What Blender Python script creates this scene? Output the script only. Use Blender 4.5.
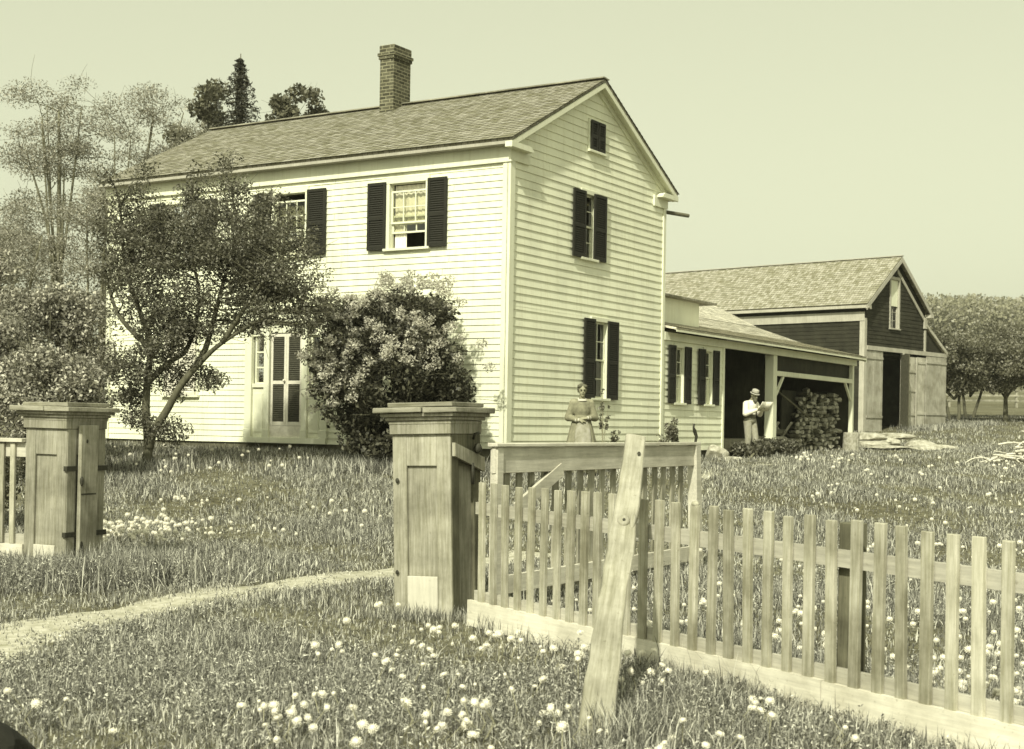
import bpy, bmesh, math, random
import numpy as np
from mathutils import Vector, Matrix
R = math.radians
scene = bpy.context.scene
for o in list(bpy.data.objects): bpy.data.objects.remove(o)

# ------------------------------------------------------------------ camera
cam_d = bpy.data.cameras.new('camera'); cam = bpy.data.objects.new('camera', cam_d)
scene.collection.objects.link(cam); scene.camera = cam
cam_d.sensor_width = 36.0; cam_d.sensor_fit = 'HORIZONTAL'
cam_d.lens = 36.0*1408/1024
cam_d.shift_y = 50/1024
cam_d.dof.use_dof = True; cam_d.dof.focus_distance = 17.0; cam_d.dof.aperture_fstop = 5.0
cam_d.clip_start = .05; cam_d.clip_end = 3000
cam.matrix_world = Matrix.Translation((0, 0, 1.6)) @ Matrix.Rotation(R(90), 4, 'X') @ Matrix.Rotation(0.0165, 4, 'Z')
scene.render.resolution_x = 1024; scene.render.resolution_y = 749

# ------------------------------------------------------------------ light
SUN_EL, SUN_AZ = 43.0, 199.0          # azimuth of the sun, clockwise from +Y
TINT = (1.0, 1.0, .80)
world = bpy.data.worlds.new('World'); scene.world = world; world.use_nodes = True
nt = world.node_tree; nt.nodes.clear()
wo = nt.nodes.new('ShaderNodeOutputWorld'); bg = nt.nodes.new('ShaderNodeBackground')
sky = nt.nodes.new('ShaderNodeTexSky'); sky.sky_type = 'NISHITA'; sky.sun_disc = False
sky.sun_elevation = R(SUN_EL); sky.sun_rotation = R(SUN_AZ)
sky.air_density = 1.0; sky.dust_density = 5.0; sky.ozone_density = .6; sky.altitude = 100
bw = nt.nodes.new('ShaderNodeRGBToBW'); nt.links.new(sky.outputs[0], bw.inputs[0])
pw = nt.nodes.new('ShaderNodeMath'); pw.operation = 'POWER'; pw.inputs[1].default_value = .45
nt.links.new(bw.outputs[0], pw.inputs[0])
mu = nt.nodes.new('ShaderNodeMath'); mu.operation = 'MULTIPLY'; mu.inputs[1].default_value = 3.4
nt.links.new(pw.outputs[0], mu.inputs[0])
mx = nt.nodes.new('ShaderNodeMix'); mx.data_type = 'RGBA'; mx.blend_type = 'MULTIPLY'; mx.inputs[0].default_value = 1
mx.inputs[7].default_value = (.965, 1.0, .71, 1)
nt.links.new(mu.outputs[0], mx.inputs[6]); nt.links.new(mx.outputs[2], bg.inputs[0])
bg.inputs[1].default_value = .126
nt.links.new(bg.outputs[0], wo.inputs[0])
sl = bpy.data.lights.new('sun', 'SUN'); sl.energy = 4.7; sl.angle = R(1.5); sl.color = (1, .985, .78)
so = bpy.data.objects.new('sun', sl); scene.collection.objects.link(so)
az, el = R(SUN_AZ), R(SUN_EL)
sdir = Vector((math.sin(az)*math.cos(el), math.cos(az)*math.cos(el), math.sin(el)))
so.rotation_euler = sdir.to_track_quat('Z', 'Y').to_euler(); so.location = (-20, -20, 30)
vs = scene.view_settings; vs.view_transform = 'Standard'; vs.look = 'None'; vs.exposure = 0.22; vs.gamma = 1; vs.use_curve_mapping = False
scene.cycles.max_bounces = 6; scene.cycles.transparent_max_bounces = 12

# ------------------------------------------------------------------ helpers
LK = scene.collection.objects.link
def tag(o, label=None, cat=None, group=None, kind=None):
    if label: o['label'] = label
    if cat: o['category'] = cat
    if group: o['group'] = group
    if kind: o['kind'] = kind
    return o
def empty(name, loc, rz=0):
    o = bpy.data.objects.new(name, None); LK(o); o.location = loc; o.rotation_euler = (0, 0, rz); o.empty_display_size = .2
    return o
def copy_tree(o, parent=None):
    c = o.copy(); LK(c); c.parent = parent
    for k in ('label', 'category'):
        pass
    for ch in [x for x in bpy.data.objects if x.parent == o]: copy_tree(ch, c)
    return c

class MB:
    """collects geometry; fr maps (u, n, z) wall frames to local xyz"""
    def __init__(s, fr=None, zoff=0):
        s.v = []; s.f = []; s.uv = []; s.fr = fr; s.zoff = zoff
    def P(s, p):
        x, y, z = p
        if s.fr == 'F': x, y = -y, x          # u along +y, n outward = -x
        elif s.fr == 'G': x, y = x, -y        # u along +x, n outward = -y
        return (x, y, z - s.zoff)
    def add(s, vs, fs, uvs=None):
        b = len(s.v); s.v += [s.P(p) for p in vs]
        for i, f in enumerate(fs):
            s.f.append([b+k for k in f]); s.uv.append(uvs[i] if uvs else None)
    def box(s, a, b, c, d, e, f, j=0):
        J = (lambda: random.uniform(-j, j)) if j else (lambda: 0)
        vs = [(x+J(), y+J(), z+J()) for z in (e, f) for y in (c, d) for x in (a, b)]
        s.add(vs, [(0,2,3,1), (4,5,7,6), (0,1,5,4), (2,6,7,3), (0,4,6,2), (1,3,7,5)])
    def bar(s, p, q, w, h, up=(0, 0, 1)):
        p, q = Vector(p), Vector(q); d = (q-p).normalized(); up = Vector(up)
        if abs(d.dot(up)) > .99: up = Vector((0, 1, 0))
        sx = d.cross(up).normalized(); sy = sx.cross(d).normalized()
        vs = [tuple(c+sx*a*w/2+sy*b*h/2) for c in (p, q) for b in (-1, 1) for a in (-1, 1)]
        s.add(vs, [(0,2,3,1), (4,5,7,6), (0,1,5,4), (2,6,7,3), (0,4,6,2), (1,3,7,5)])
    def tube(s, pts, rad, n=8, cap=True):
        pts = [Vector(p) for p in pts]; m = len(pts)
        if not hasattr(rad, '__len__'): rad = [rad]*m
        d0 = (pts[1]-pts[0]).normalized(); ref = Vector((0, 0, 1)) if abs(d0.z) < .9 else Vector((1, 0, 0))
        sx = d0.cross(ref).normalized(); vs = []
        for i, p in enumerate(pts):
            d = (pts[min(i+1, m-1)]-pts[max(i-1, 0)])
            if d.length < 1e-9: d = d0
            d = d.normalized(); sx = (sx - d*sx.dot(d)).normalized(); sy = d.cross(sx)
            vs += [tuple(p+(sx*math.cos(2*math.pi*k/n)+sy*math.sin(2*math.pi*k/n))*rad[i]) for k in range(n)]
        fs = [(i*n+k, i*n+(k+1) % n, (i+1)*n+(k+1) % n, (i+1)*n+k) for i in range(m-1) for k in range(n)]
        if cap: fs += [tuple(range(n))[::-1], tuple(range((m-1)*n, m*n))]
        s.add(vs, fs)
    def capsule(s, p, q, r0, r1=None, n=12):
        r1 = r0 if r1 is None else r1
        p, q = Vector(p), Vector(q); d = (q-p)
        if d.length < 1e-6: d = Vector((0, 0, 1e-4)); q = p+d
        dn = d.normalized(); pts = []; rr = []
        for a in (85, 60, 35, 12): pts.append(p-dn*r0*math.sin(R(a))); rr.append(r0*math.cos(R(a)))
        pts += [p, q]; rr += [r0, r1]
        for a in (12, 35, 60, 85): pts.append(q+dn*r1*math.sin(R(a))); rr.append(r1*math.cos(R(a)))
        s.tube(pts, rr, n)
    def ell(s, c, r, n=14, m=9):
        vs = []; c = Vector(c)
        for i in range(m+1):
            t = math.pi*(i+.02)/(m+.04)
            for k in range(n):
                a = 2*math.pi*k/n
                vs.append((c.x+r[0]*math.sin(t)*math.cos(a), c.y+r[1]*math.sin(t)*math.sin(a), c.z+r[2]*math.cos(t)))
        fs = [(i*n+k, (i+1)*n+k, (i+1)*n+(k+1) % n, i*n+(k+1) % n) for i in range(m) for k in range(n)]
        fs += [tuple(range(n)), tuple(range(m*n, m*n+n))[::-1]]
        s.add(vs, fs)
    def prism(s, poly, y0, y1):
        """polygon in (x, z) extruded along y"""
        n = len(poly)
        vs = [(x, y0, z) for x, z in poly]+[(x, y1, z) for x, z in poly]
        s.add(vs, [tuple(range(n)), tuple(range(n, 2*n))[::-1]]+[(k, k+n, (k+1) % n+n, (k+1) % n) for k in range(n)])
    def mesh(s, name, smooth=False, fix=True):
        me = bpy.data.meshes.new(name); me.from_pydata(s.v, [], s.f)
        if fix:
            bm = bmesh.new(); bm.from_mesh(me); bmesh.ops.recalc_face_normals(bm, faces=bm.faces)
            # keep order for uv
            bm.to_mesh(me); bm.free()
        uvl = me.uv_layers.new(name='UVMap')
        co = [v.co for v in me.vertices]
        for p in me.polygons:
            cu = s.uv[p.index] if p.index < len(s.uv) else None
            n = p.normal; ax = max(range(3), key=lambda k: abs(n[k]))
            src = s.f[p.index]
            for li in p.loop_indices:
                vi = me.loops[li].vertex_index; c = co[vi]
                if cu is not None: uvl.data[li].uv = cu[src.index(vi)]
                elif ax == 0: uvl.data[li].uv = (c.y, c.z)
                elif ax == 1: uvl.data[li].uv = (c.x, c.z)
                else: uvl.data[li].uv = (c.x, c.y)
            p.use_smooth = smooth
        return me
    def build(s, name, mat, parent=None, smooth=False, bevel=0, fix=True, loc=None):
        me = s.mesh(name, smooth, fix); o = bpy.data.objects.new(name, me); LK(o)
        for m in (mat if isinstance(mat, (list, tuple)) else [mat]): me.materials.append(m)
        o.parent = parent
        if loc is not None: o.location = loc
        if bevel:
            b = o.modifiers.new('bevel', 'BEVEL'); b.width = bevel; b.segments = 1; b.limit_method = 'ANGLE'
        return o
    def voxel(s, name, mat, parent, vox=.01, smooth=2, loc=None):
        me = s.mesh(name); o = bpy.data.objects.new(name+'_tmp', me); LK(o)
        m = o.modifiers.new('r', 'REMESH'); m.mode = 'VOXEL'; m.voxel_size = vox
        if smooth: k = o.modifiers.new('s', 'SMOOTH'); k.factor = .5; k.iterations = smooth
        dg = bpy.context.evaluated_depsgraph_get(); ev = o.evaluated_get(dg)
        me2 = bpy.data.meshes.new_from_object(ev); me2.name = name
        bpy.data.objects.remove(o); o = bpy.data.objects.new(name, me2); LK(o); me2.materials.clear(); me2.materials.append(mat)
        me2.polygons.foreach_set('use_smooth', [True]*len(me2.polygons)); o.parent = parent
        if loc is not None: o.location = loc
        return o

def npmesh(name, V, quads=None, tris=None, mat=None, parent=None, smooth=False, matidx=None):
    me = bpy.data.meshes.new(name); V = np.asarray(V, dtype=np.float32)
    me.vertices.add(len(V)); me.vertices.foreach_set('co', V.ravel())
    parts = []; starts = []; tot = []; pos = 0
    if quads is not None and len(quads):
        q = np.asarray(quads, dtype=np.int32); parts.append(q.ravel()); starts.append(pos+4*np.arange(len(q))); tot.append(np.full(len(q), 4)); pos += 4*len(q)
    if tris is not None and len(tris):
        t = np.asarray(tris, dtype=np.int32); parts.append(t.ravel()); starts.append(pos+3*np.arange(len(t))); tot.append(np.full(len(t), 3)); pos += 3*len(t)
    L = np.concatenate(parts); S = np.concatenate(starts).astype(np.int32)
    me.loops.add(len(L)); me.loops.foreach_set('vertex_index', L.astype(np.int32))
    me.polygons.add(len(S)); me.polygons.foreach_set('loop_start', S)
    try: me.polygons.foreach_set('loop_total', np.concatenate(tot).astype(np.int32))
    except Exception: pass
    if matidx is not None: me.polygons.foreach_set('material_index', np.asarray(matidx, dtype=np.int32))
    me.update(calc_edges=True); me.validate()
    for m in (mat if isinstance(mat, (list, tuple)) else [mat]): me.materials.append(m)
    if smooth: me.polygons.foreach_set('use_smooth', np.ones(len(S), dtype=bool))
    o = bpy.data.objects.new(name, me); LK(o); o.parent = parent
    return o

# ------------------------------------------------------------------ materials
def new_mat(name):
    m = bpy.data.materials.new(name); m.use_nodes = True; m.node_tree.nodes.clear(); return m, m.node_tree
def N(nt, t, **kw):
    n = nt.nodes.new(t)
    for k, v in kw.items(): setattr(n, k, v)
    return n
def tone(v, warm=1.0):
    """a sepia-olive toned value of the old print"""
    return (v*1.0, v*.955, v*(.82 if v > .3 else .66)*warm, 1)
def noise(nt, vec, scale, detail=4, rough=.6, stretch=None):
    mp = N(nt, 'ShaderNodeMapping'); nt.links.new(vec, mp.inputs[0])
    if stretch: mp.inputs['Scale'].default_value = stretch
    n = N(nt, 'ShaderNodeTexNoise'); n.inputs['Scale'].default_value = scale; n.inputs['Detail'].default_value = detail; n.inputs['Roughness'].default_value = rough
    nt.links.new(mp.outputs[0], n.inputs['Vector']); return n.outputs['Fac']
def ramp(nt, fac, stops):
    r = N(nt, 'ShaderNodeValToRGB'); nt.links.new(fac, r.inputs[0]); e = r.color_ramp.elements
    while len(e) < len(stops): e.new(.5)
    for i, (p, c) in enumerate(stops): e[i].position = p; e[i].color = c
    return r.outputs[0]
def mixc(nt, a, b, fac, mode='MIX'):
    m = N(nt, 'ShaderNodeMix', data_type='RGBA', blend_type=mode)
    for s, x in ((6, a), (7, b)):
        if isinstance(x, (tuple, list)): m.inputs[s].default_value = x
        else: nt.links.new(x, m.inputs[s])
    if isinstance(fac, (int, float)): m.inputs[0].default_value = fac
    else: nt.links.new(fac, m.inputs[0])
    return m.outputs[2]
def finish(nt, col, rough=.8, bump=None, bstr=.3, bdist=.01, spec=.3):
    p = N(nt, 'ShaderNodeBsdfPrincipled'); out = N(nt, 'ShaderNodeOutputMaterial')
    if isinstance(col, (tuple, list)): p.inputs['Base Color'].default_value = col
    else: nt.links.new(col, p.inputs['Base Color'])
    p.inputs['Roughness'].default_value = rough; p.inputs['Specular IOR Level'].default_value = spec
    if bump is not None:
        b = N(nt, 'ShaderNodeBump'); b.inputs['Strength'].default_value = bstr; b.inputs['Distance'].default_value = bdist
        nt.links.new(bump, b.inputs['Height']); nt.links.new(b.outputs[0], p.inputs['Normal'])
    nt.links.new(p.outputs[0], out.inputs[0]); return p
def objvec(nt): return N(nt, 'ShaderNodeTexCoord').outputs['Object']

def wood(name, dark, light, axis='z', grain=1.0, stain=.5, rough=.85, rnd=.12, stainv=None):
    m, nt = new_mat(name); v = objvec(nt)
    st = {'z': (14, 14, .8), 'x': (.8, 14, 14), 'y': (14, .8, 14)}[axis]
    g = noise(nt, v, 3.0*grain, 6, .7, st); s = noise(nt, v, 1.7, 5, .65)
    c = ramp(nt, g, [(.28, tone(dark)), (.72, tone(light))])
    s2 = ramp(nt, s, [(.35, tone(stainv if stainv else dark*.75)), (.62, (1, 1, 1, 1))])
    c = mixc(nt, c, s2, stain, 'MULTIPLY')
    sp = noise(nt, v, 38, 3, .6, (1, 1, 1)); sp = ramp(nt, sp, [(.26, (.45, .43, .36, 1)), (.36, (1, 1, 1, 1))])
    c = mixc(nt, c, sp, .5, 'MULTIPLY')
    oi = N(nt, 'ShaderNodeObjectInfo'); mr = N(nt, 'ShaderNodeMapRange'); mr.inputs[3].default_value = 1-rnd; mr.inputs[4].default_value = 1+rnd
    nt.links.new(oi.outputs['Random'], mr.inputs[0])
    h = N(nt, 'ShaderNodeHueSaturation'); nt.links.new(c, h.inputs['Color']); nt.links.new(mr.outputs[0], h.inputs['Value'])
    finish(nt, h.outputs[0], rough, g, .5, .004, .2); return m
def paint(name, v, dirt=.82, rough=.6, streak=.5):
    m, nt = new_mat(name); ov = objvec(nt)
    a = noise(nt, ov, .9, 5, .6); b = noise(nt, ov, 2.2, 5, .7, (6, 6, .35)); c0 = noise(nt, ov, 60, 2, .5)
    tw = lambda q: (q*.985, q*.99, q*.79, 1)
    c = mixc(nt, tw(v*dirt), tw(v), ramp(nt, a, [(.3, (0, 0, 0, 1)), (.6, (1, 1, 1, 1))]))
    c = mixc(nt, c, ramp(nt, b, [(.25, tone(.72)), (.5, (1, 1, 1, 1))]), streak, 'MULTIPLY')
    c = mixc(nt, c, ramp(nt, c0, [(.2, (.6, .58, .5, 1)), (.32, (1, 1, 1, 1))]), .45, 'MULTIPLY')
    finish(nt, c, rough, b, .25, .004, .3); return m
def plain(name, v, rough=.8, var=.2, scale=12, bumps=.3):
    m, nt = new_mat(name); ov = objvec(nt); a = noise(nt, ov, scale, 5, .65)
    c = ramp(nt, a, [(.3, tone(v*(1-var))), (.7, tone(min(.95, v*(1+var))))])
    finish(nt, c, rough, a, bumps, .006); return m
def leafmat(name, dark, light, trans=.35, cool=0):
    m, nt = new_mat(name)
    g = N(nt, 'ShaderNodeNewGeometry')
    tn = (lambda v: (v, v*.975, v*.86, 1)) if cool else tone
    c = ramp(nt, g.outputs['Random Per Island'], [(.0, tn(dark)), (.6, tn((dark*1.4+light*.6)/2)), (1.0, tn(light))])
    d = N(nt, 'ShaderNodeBsdfPrincipled'); d.inputs['Roughness'].default_value = .55; d.inputs['Specular IOR Level'].default_value = .35
    t = N(nt, 'ShaderNodeBsdfTranslucent'); mx = N(nt, 'ShaderNodeMixShader'); mx.inputs[0].default_value = trans
    out = N(nt, 'ShaderNodeOutputMaterial')
    nt.links.new(c, d.inputs['Base Color']); nt.links.new(c, t.inputs[0])
    nt.links.new(d.outputs[0], mx.inputs[1]); nt.links.new(t.outputs[0], mx.inputs[2]); nt.links.new(mx.outputs[0], out.inputs[0])
    return m
def shingles(name, dark, light):
    m, nt = new_mat(name); uv = N(nt, 'ShaderNodeTexCoord').outputs['UV']
    b = N(nt, 'ShaderNodeTexBrick'); nt.links.new(uv, b.inputs['Vector']); b.offset = .5; b.squash = 1
    b.inputs['Scale'].default_value = 1; b.inputs['Brick Width'].default_value = .13; b.inputs['Row Height'].default_value = .14
    b.inputs['Mortar Size'].default_value = .006; b.inputs['Mortar Smooth'].default_value = .3
    b.inputs['Color1'].default_value = tone(dark); b.inputs['Color2'].default_value = tone(light); b.inputs['Mortar'].default_value = tone(dark*.35)
    n = noise(nt, uv, 1.1, 6, .7); c = mixc(nt, b.outputs[0], ramp(nt, n, [(.3, tone(.7)), (.62, (1, 1, 1, 1))]), .45, 'MULTIPLY')
    n2 = noise(nt, uv, 45, 3, .6, (1, .3, 1)); c = mixc(nt, c, ramp(nt, n2, [(.3, tone(.5)), (.55, (1, 1, 1, 1))]), .6, 'MULTIPLY')
    finish(nt, c, .9, n2, .5, .01, .15); return m
def brickmat(name):
    m, nt = new_mat(name); uv = N(nt, 'ShaderNodeTexCoord').outputs['UV']
    b = N(nt, 'ShaderNodeTexBrick'); nt.links.new(uv, b.inputs['Vector'])
    b.inputs['Scale'].default_value = 1; b.inputs['Brick Width'].default_value = .21; b.inputs['Row Height'].default_value = .075
    b.inputs['Mortar Size'].default_value = .009; b.inputs['Color1'].default_value = tone(.05); b.inputs['Color2'].default_value = tone(.12); b.inputs['Mortar'].default_value = tone(.26)
    n = noise(nt, uv, 5, 5, .7); c = mixc(nt, b.outputs[0], ramp(nt, n, [(.3, tone(.45)), (.6, (1, 1, 1, 1))]), .6, 'MULTIPLY')
    finish(nt, c, .9, b.outputs['Fac'], -.6, .01, .15); return m
def glassmat(name):
    m, nt = new_mat(name); g = N(nt, 'ShaderNodeBsdfGlossy'); g.inputs['Roughness'].default_value = .03
    t = N(nt, 'ShaderNodeBsdfTransparent'); t.inputs[0].default_value = (.8, .8, .7, 1)
    fr = N(nt, 'ShaderNodeFresnel'); fr.inputs[0].default_value = 1.5; mx = N(nt, 'ShaderNodeMixShader'); o = N(nt, 'ShaderNodeOutputMaterial')
    nt.links.new(fr.outputs[0], mx.inputs[0]); nt.links.new(t.outputs[0], mx.inputs[1]); nt.links.new(g.outputs[0], mx.inputs[2]); nt.links.new(mx.outputs[0], o.inputs[0]); return m

M = dict(
    white=paint('white_paint', .80), trim=paint('white_trim', .74, .86), shutter=plain('shutter_paint', .016, .7, .4, 30, .2),
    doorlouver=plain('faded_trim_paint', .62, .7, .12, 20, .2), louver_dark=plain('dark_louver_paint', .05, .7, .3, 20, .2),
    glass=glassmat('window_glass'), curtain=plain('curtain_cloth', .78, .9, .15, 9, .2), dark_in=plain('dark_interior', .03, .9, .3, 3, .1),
    shingle=shingles('wood_shingles', .19, .34), shingle2=shingles('pale_shingles', .5, .82), shingle3=shingles('barn_shingles', .22, .42), brick=brickmat('old_brick'),
    found=plain('foundation_stone', .10, .9, .5, 6, .6), barnwall=wood('dark_barn_boards', .016, .06, 'x', 1, .5),
    barndoor=wood('weathered_barn_door', .34, .56, 'z', .8, .55), barntrim=wood('barn_trim', .34, .50, 'z', .8, .3),
    pier=wood('weathered_pier_wood', .20, .46, 'z', 1.0, .6), pierlight=wood('pale_patch_board', .42, .58, 'z', 1, .2),
    pierdark=wood('grey_stained_shaded_wood', .07, .22, 'z', 1, .6), pierx=wood('weathered_cap_wood', .20, .40, 'x', 1, .6),
    picket=wood('picket_wood', .28, .58, 'z', 1.6, .7, rnd=.14), railx=wood('fence_rail_wood', .36, .58, 'x', 1, .4), base=wood('pale_baseboard', .54, .80, 'x', .8, .55),
    gatew=wood('gate_wood', .48, .72, 'x', 1, .5), gatez=wood('gate_picket_wood', .24, .44, 'z', 1, .6), post=wood('post_wood', .20, .46, 'z', .8, .55),
    iron=plain('rusty_iron', .035, .7, .4, 25, .4), bark=wood('bark', .07, .20, 'z', 1.2, .5), barkpale=wood('pale_bark', .12, .22, 'z', 1.2, .3),
    leaf=leafmat('dark_leaves', .05, .36, .45), leafshrub=leafmat('shrub_leaves', .03, .15, .3), blossom=leafmat('pale_blossom', .40, .72, .35),
    leafpale=leafmat('pale_leaves', .16, .66, .45), leafmid=leafmat('mid_leaves', .08, .26, .4), leaforch=leafmat('orchard_leaves', .10, .40, .4),
    leaflilac=leafmat('lilac_leaves', .10, .80, .4), spruce=leafmat('spruce_needles', .02, .07, .1), forest=leafmat('haze_paled_forest_leaves', .24, .36, .3),  # forest leaves kept paler, distance haze put into their colour
    grass=leafmat('grass_blades', .04, .84, .35, 1), weed=leafmat('weed_leaves', .04, .86, .3, 1),
    puff=plain('seed_head', .72, .9, .18, 60, .2), stem=plain('flower_stem', .25, .8, .2, 30, .1),
    dirt=plain('packed_dirt', .40, .95, .35, 9, .8), stone=plain('field_stone', .36, .9, .55, 7, .9), logw=plain('split_wood', .32, .85, .5, 14, .5), logbark=plain('log_bark', .09, .9, .4, 14, .5),
    stick=plain('bleached_stick', .55, .8, .25, 20, .3), skin=plain('skin', .26, .6, .06, 10, .05), dress=plain('grey_dress_cloth', .20, .9, .35, 9, .3), apron=plain('pale_apron_cloth', .27, .9, .3, 7, .3),
    collar=plain('white_cloth', .48, .9, .05, 12, .2), hair=plain('grey_hair', .10, .7, .4, 60, .4), eye=plain('dark_eye', .01, .3, .1, 5, 0), lip=plain('lip', .16, .6, .1, 9, 0),
    shirt=plain('white_shirt', .74, .9, .06, 12, .2), trousers=plain('pale_trousers', .28, .9, .2, 14, .3), vest=plain('dark_waistcoat', .10, .9, .2, 14, .2), hat=plain('straw_hat', .38, .8, .2, 40, .4), beard=plain('brown_beard', .10, .9, .4, 70, .6), shoe=plain('black_shoe', .02, .5, .2, 12, .1),
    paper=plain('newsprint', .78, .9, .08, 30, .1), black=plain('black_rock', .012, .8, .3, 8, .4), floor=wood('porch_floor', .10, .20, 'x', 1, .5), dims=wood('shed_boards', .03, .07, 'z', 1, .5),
)
gm, gnt = new_mat('meadow_soil'); gv = objvec(gnt)
_a = noise(gnt, gv, .35, 6, .6); _b = noise(gnt, gv, 7, 6, .7)
_c = ramp(gnt, _b, [(.3, tone(.06)), (.7, tone(.26))]); _c = mixc(gnt, _c, ramp(gnt, _a, [(.35, tone(.55)), (.65, (1, 1, 1, 1))]), .8, 'MULTIPLY')
finish(gnt, _c, .95, _b, .8, .05, .1); M['ground'] = gm

# ------------------------------------------------------------------ terrain
def sst(a, b, x):
    t = np.clip((x-a)/(b-a), 0, 1); return t*t*(3-2*t)
def gz(x, y):
    x = np.asarray(x, dtype=float); y = np.asarray(y, dtype=float)
    l = np.interp(y, [-100, 9, 13, 16.5, 20, 24.6, 27.5, 40, 60, 100, 200, 420, 900], [0, 0, .02, .10, .36, .74, .96, 1.05, 1.3, 1.5, 1.5, 2, 2])
    r = np.interp(y, [-100, 9, 13, 16.5, 20, 24.6, 28, 40, 48, 56, 66, 95, 150, 400, 900], [0, 0, .01, .05, .28, .66, .80, .95, 1.15, 1.5, 2.1, 3.3, 6.6, 31.5, 33])
    k = sst(-2.5, 2.5, x - .04*y)
    far = sst(.02, .16, x/np.maximum(y, 1)); k2 = np.where(y > 60, far, k)
    b = .03*np.sin(x*1.3+.4)*np.sin(y*.9)+.015*np.sin(x*3.1+y*2.3)
    fade = np.clip((y-4)/6, 0, 1)
    return l*(1-k2)+r*k2+b*fade
def gzf(x, y): return float(gz(x, y))
def spaced(a, b, n, p):
    t = np.linspace(-1, 1, n); s = np.sinh(t*p)/np.sinh(p); return np.where(s < 0, -s*a, s*b)
xs = spaced(-420, 420, 260, 5.2); ys = spaced(-60, 880, 340, 5.2)+8
XX, YY = np.meshgrid(xs, ys); V = np.stack([XX, YY, gz(XX, YY)], -1).reshape(-1, 3)
nx, ny = len(xs), len(ys); I = np.arange(nx*ny).reshape(ny, nx)
Q = np.stack([I[:-1, :-1], I[:-1, 1:], I[1:, 1:], I[1:, :-1]], -1).reshape(-1, 4)
tag(npmesh('ground', V, Q, mat=M['ground'], smooth=True), kind='structure')

# path: a worn track through the gate opening
PATH = [(-4.1, 6.2), (-3.85, 7.8), (-3.6, 9.2), (-3.45, 10.4), (-3.1, 11.7), (-2.35, 13.0), (-1.35, 14.4), (.3, 16.4)]
def catmull(P, n=14):
    P = [np.array(p, dtype=float) for p in P]; P = [2*P[0]-P[1]]+P+[2*P[-1]-P[-2]]; out = []
    for i in range(1, len(P)-2):
        for t in np.linspace(0, 1, n, endpoint=False):
            a, b, c, d = P[i-1:i+3]
            out.append(.5*((2*b)+(-a+c)*t+(2*a-5*b+4*c-d)*t*t+(-a+3*b-3*c+d)*t**3))
    out.append(P[-2]); return np.array(out)
pc = catmull(PATH); rng = np.random.default_rng(5)
def ribbon(pc, wf, lift):
    V = []; Q = []; m = 9
    for i, p in enumerate(pc):
        d = pc[min(i+1, len(pc)-1)]-pc[max(i-1, 0)]; d /= np.linalg.norm(d); nrm = np.array([-d[1], d[0]])
        w = wf(i/len(pc))*(1+.16*math.sin(i*.31)+.12*math.sin(i*.83+1)+.03*rng.normal())
        for k in range(m):
            t = -1+2*k/(m-1); q = p+nrm*w*t; V.append((q[0], q[1], gzf(*q)+lift*(1-abs(t)**3)-.012*abs(t)**6))
    for i in range(len(pc)-1):
        for k in range(m-1): Q.append((i*m+k, i*m+k+1, (i+1)*m+k+1, (i+1)*m+k))
    return V, Q
V, Q = ribbon(pc, lambda t: .50, .010)
tag(npmesh('path', V, Q, mat=M['dirt'], smooth=True), kind='structure')
pc2 = catmull([(3.1, 24.4), (4.3, 27.3), (6.0, 30.8), (7.6, 33.5)]); V, Q = ribbon(pc2, lambda t: .16, .012)
tag(npmesh('yard_path', V, Q, mat=M['dirt'], smooth=True), kind='structure')
def path_dist(x, y):
    d = np.full(x.shape, 1e9)
    for p in pc[::2]: d = np.minimum(d, (x-p[0])**2+(y-p[1])**2)
    return np.sqrt(d)

# ------------------------------------------------------------------ house frame
GA = R(31.8); HC = Vector((-.1153, 26.0))
Gd = Vector((math.sin(GA), math.cos(GA))); Fd = Vector((-Gd.y, Gd.x)); HR = R(90)-GA
HZ = 1.0
def hw(lx, ly): p = HC+Gd*lx+Fd*ly; return p.x, p.y
HW, HL = 6.56, 10.58       # depth along G, length along F
house = empty('farmhouse', (HC.x, HC.y, HZ), HR)
tag(house, 'white clapboard two-storey farmhouse with dark shutters, brick chimney and low rear wing', 'house')
def hm(fr=None): return MB(fr, HZ)

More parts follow.
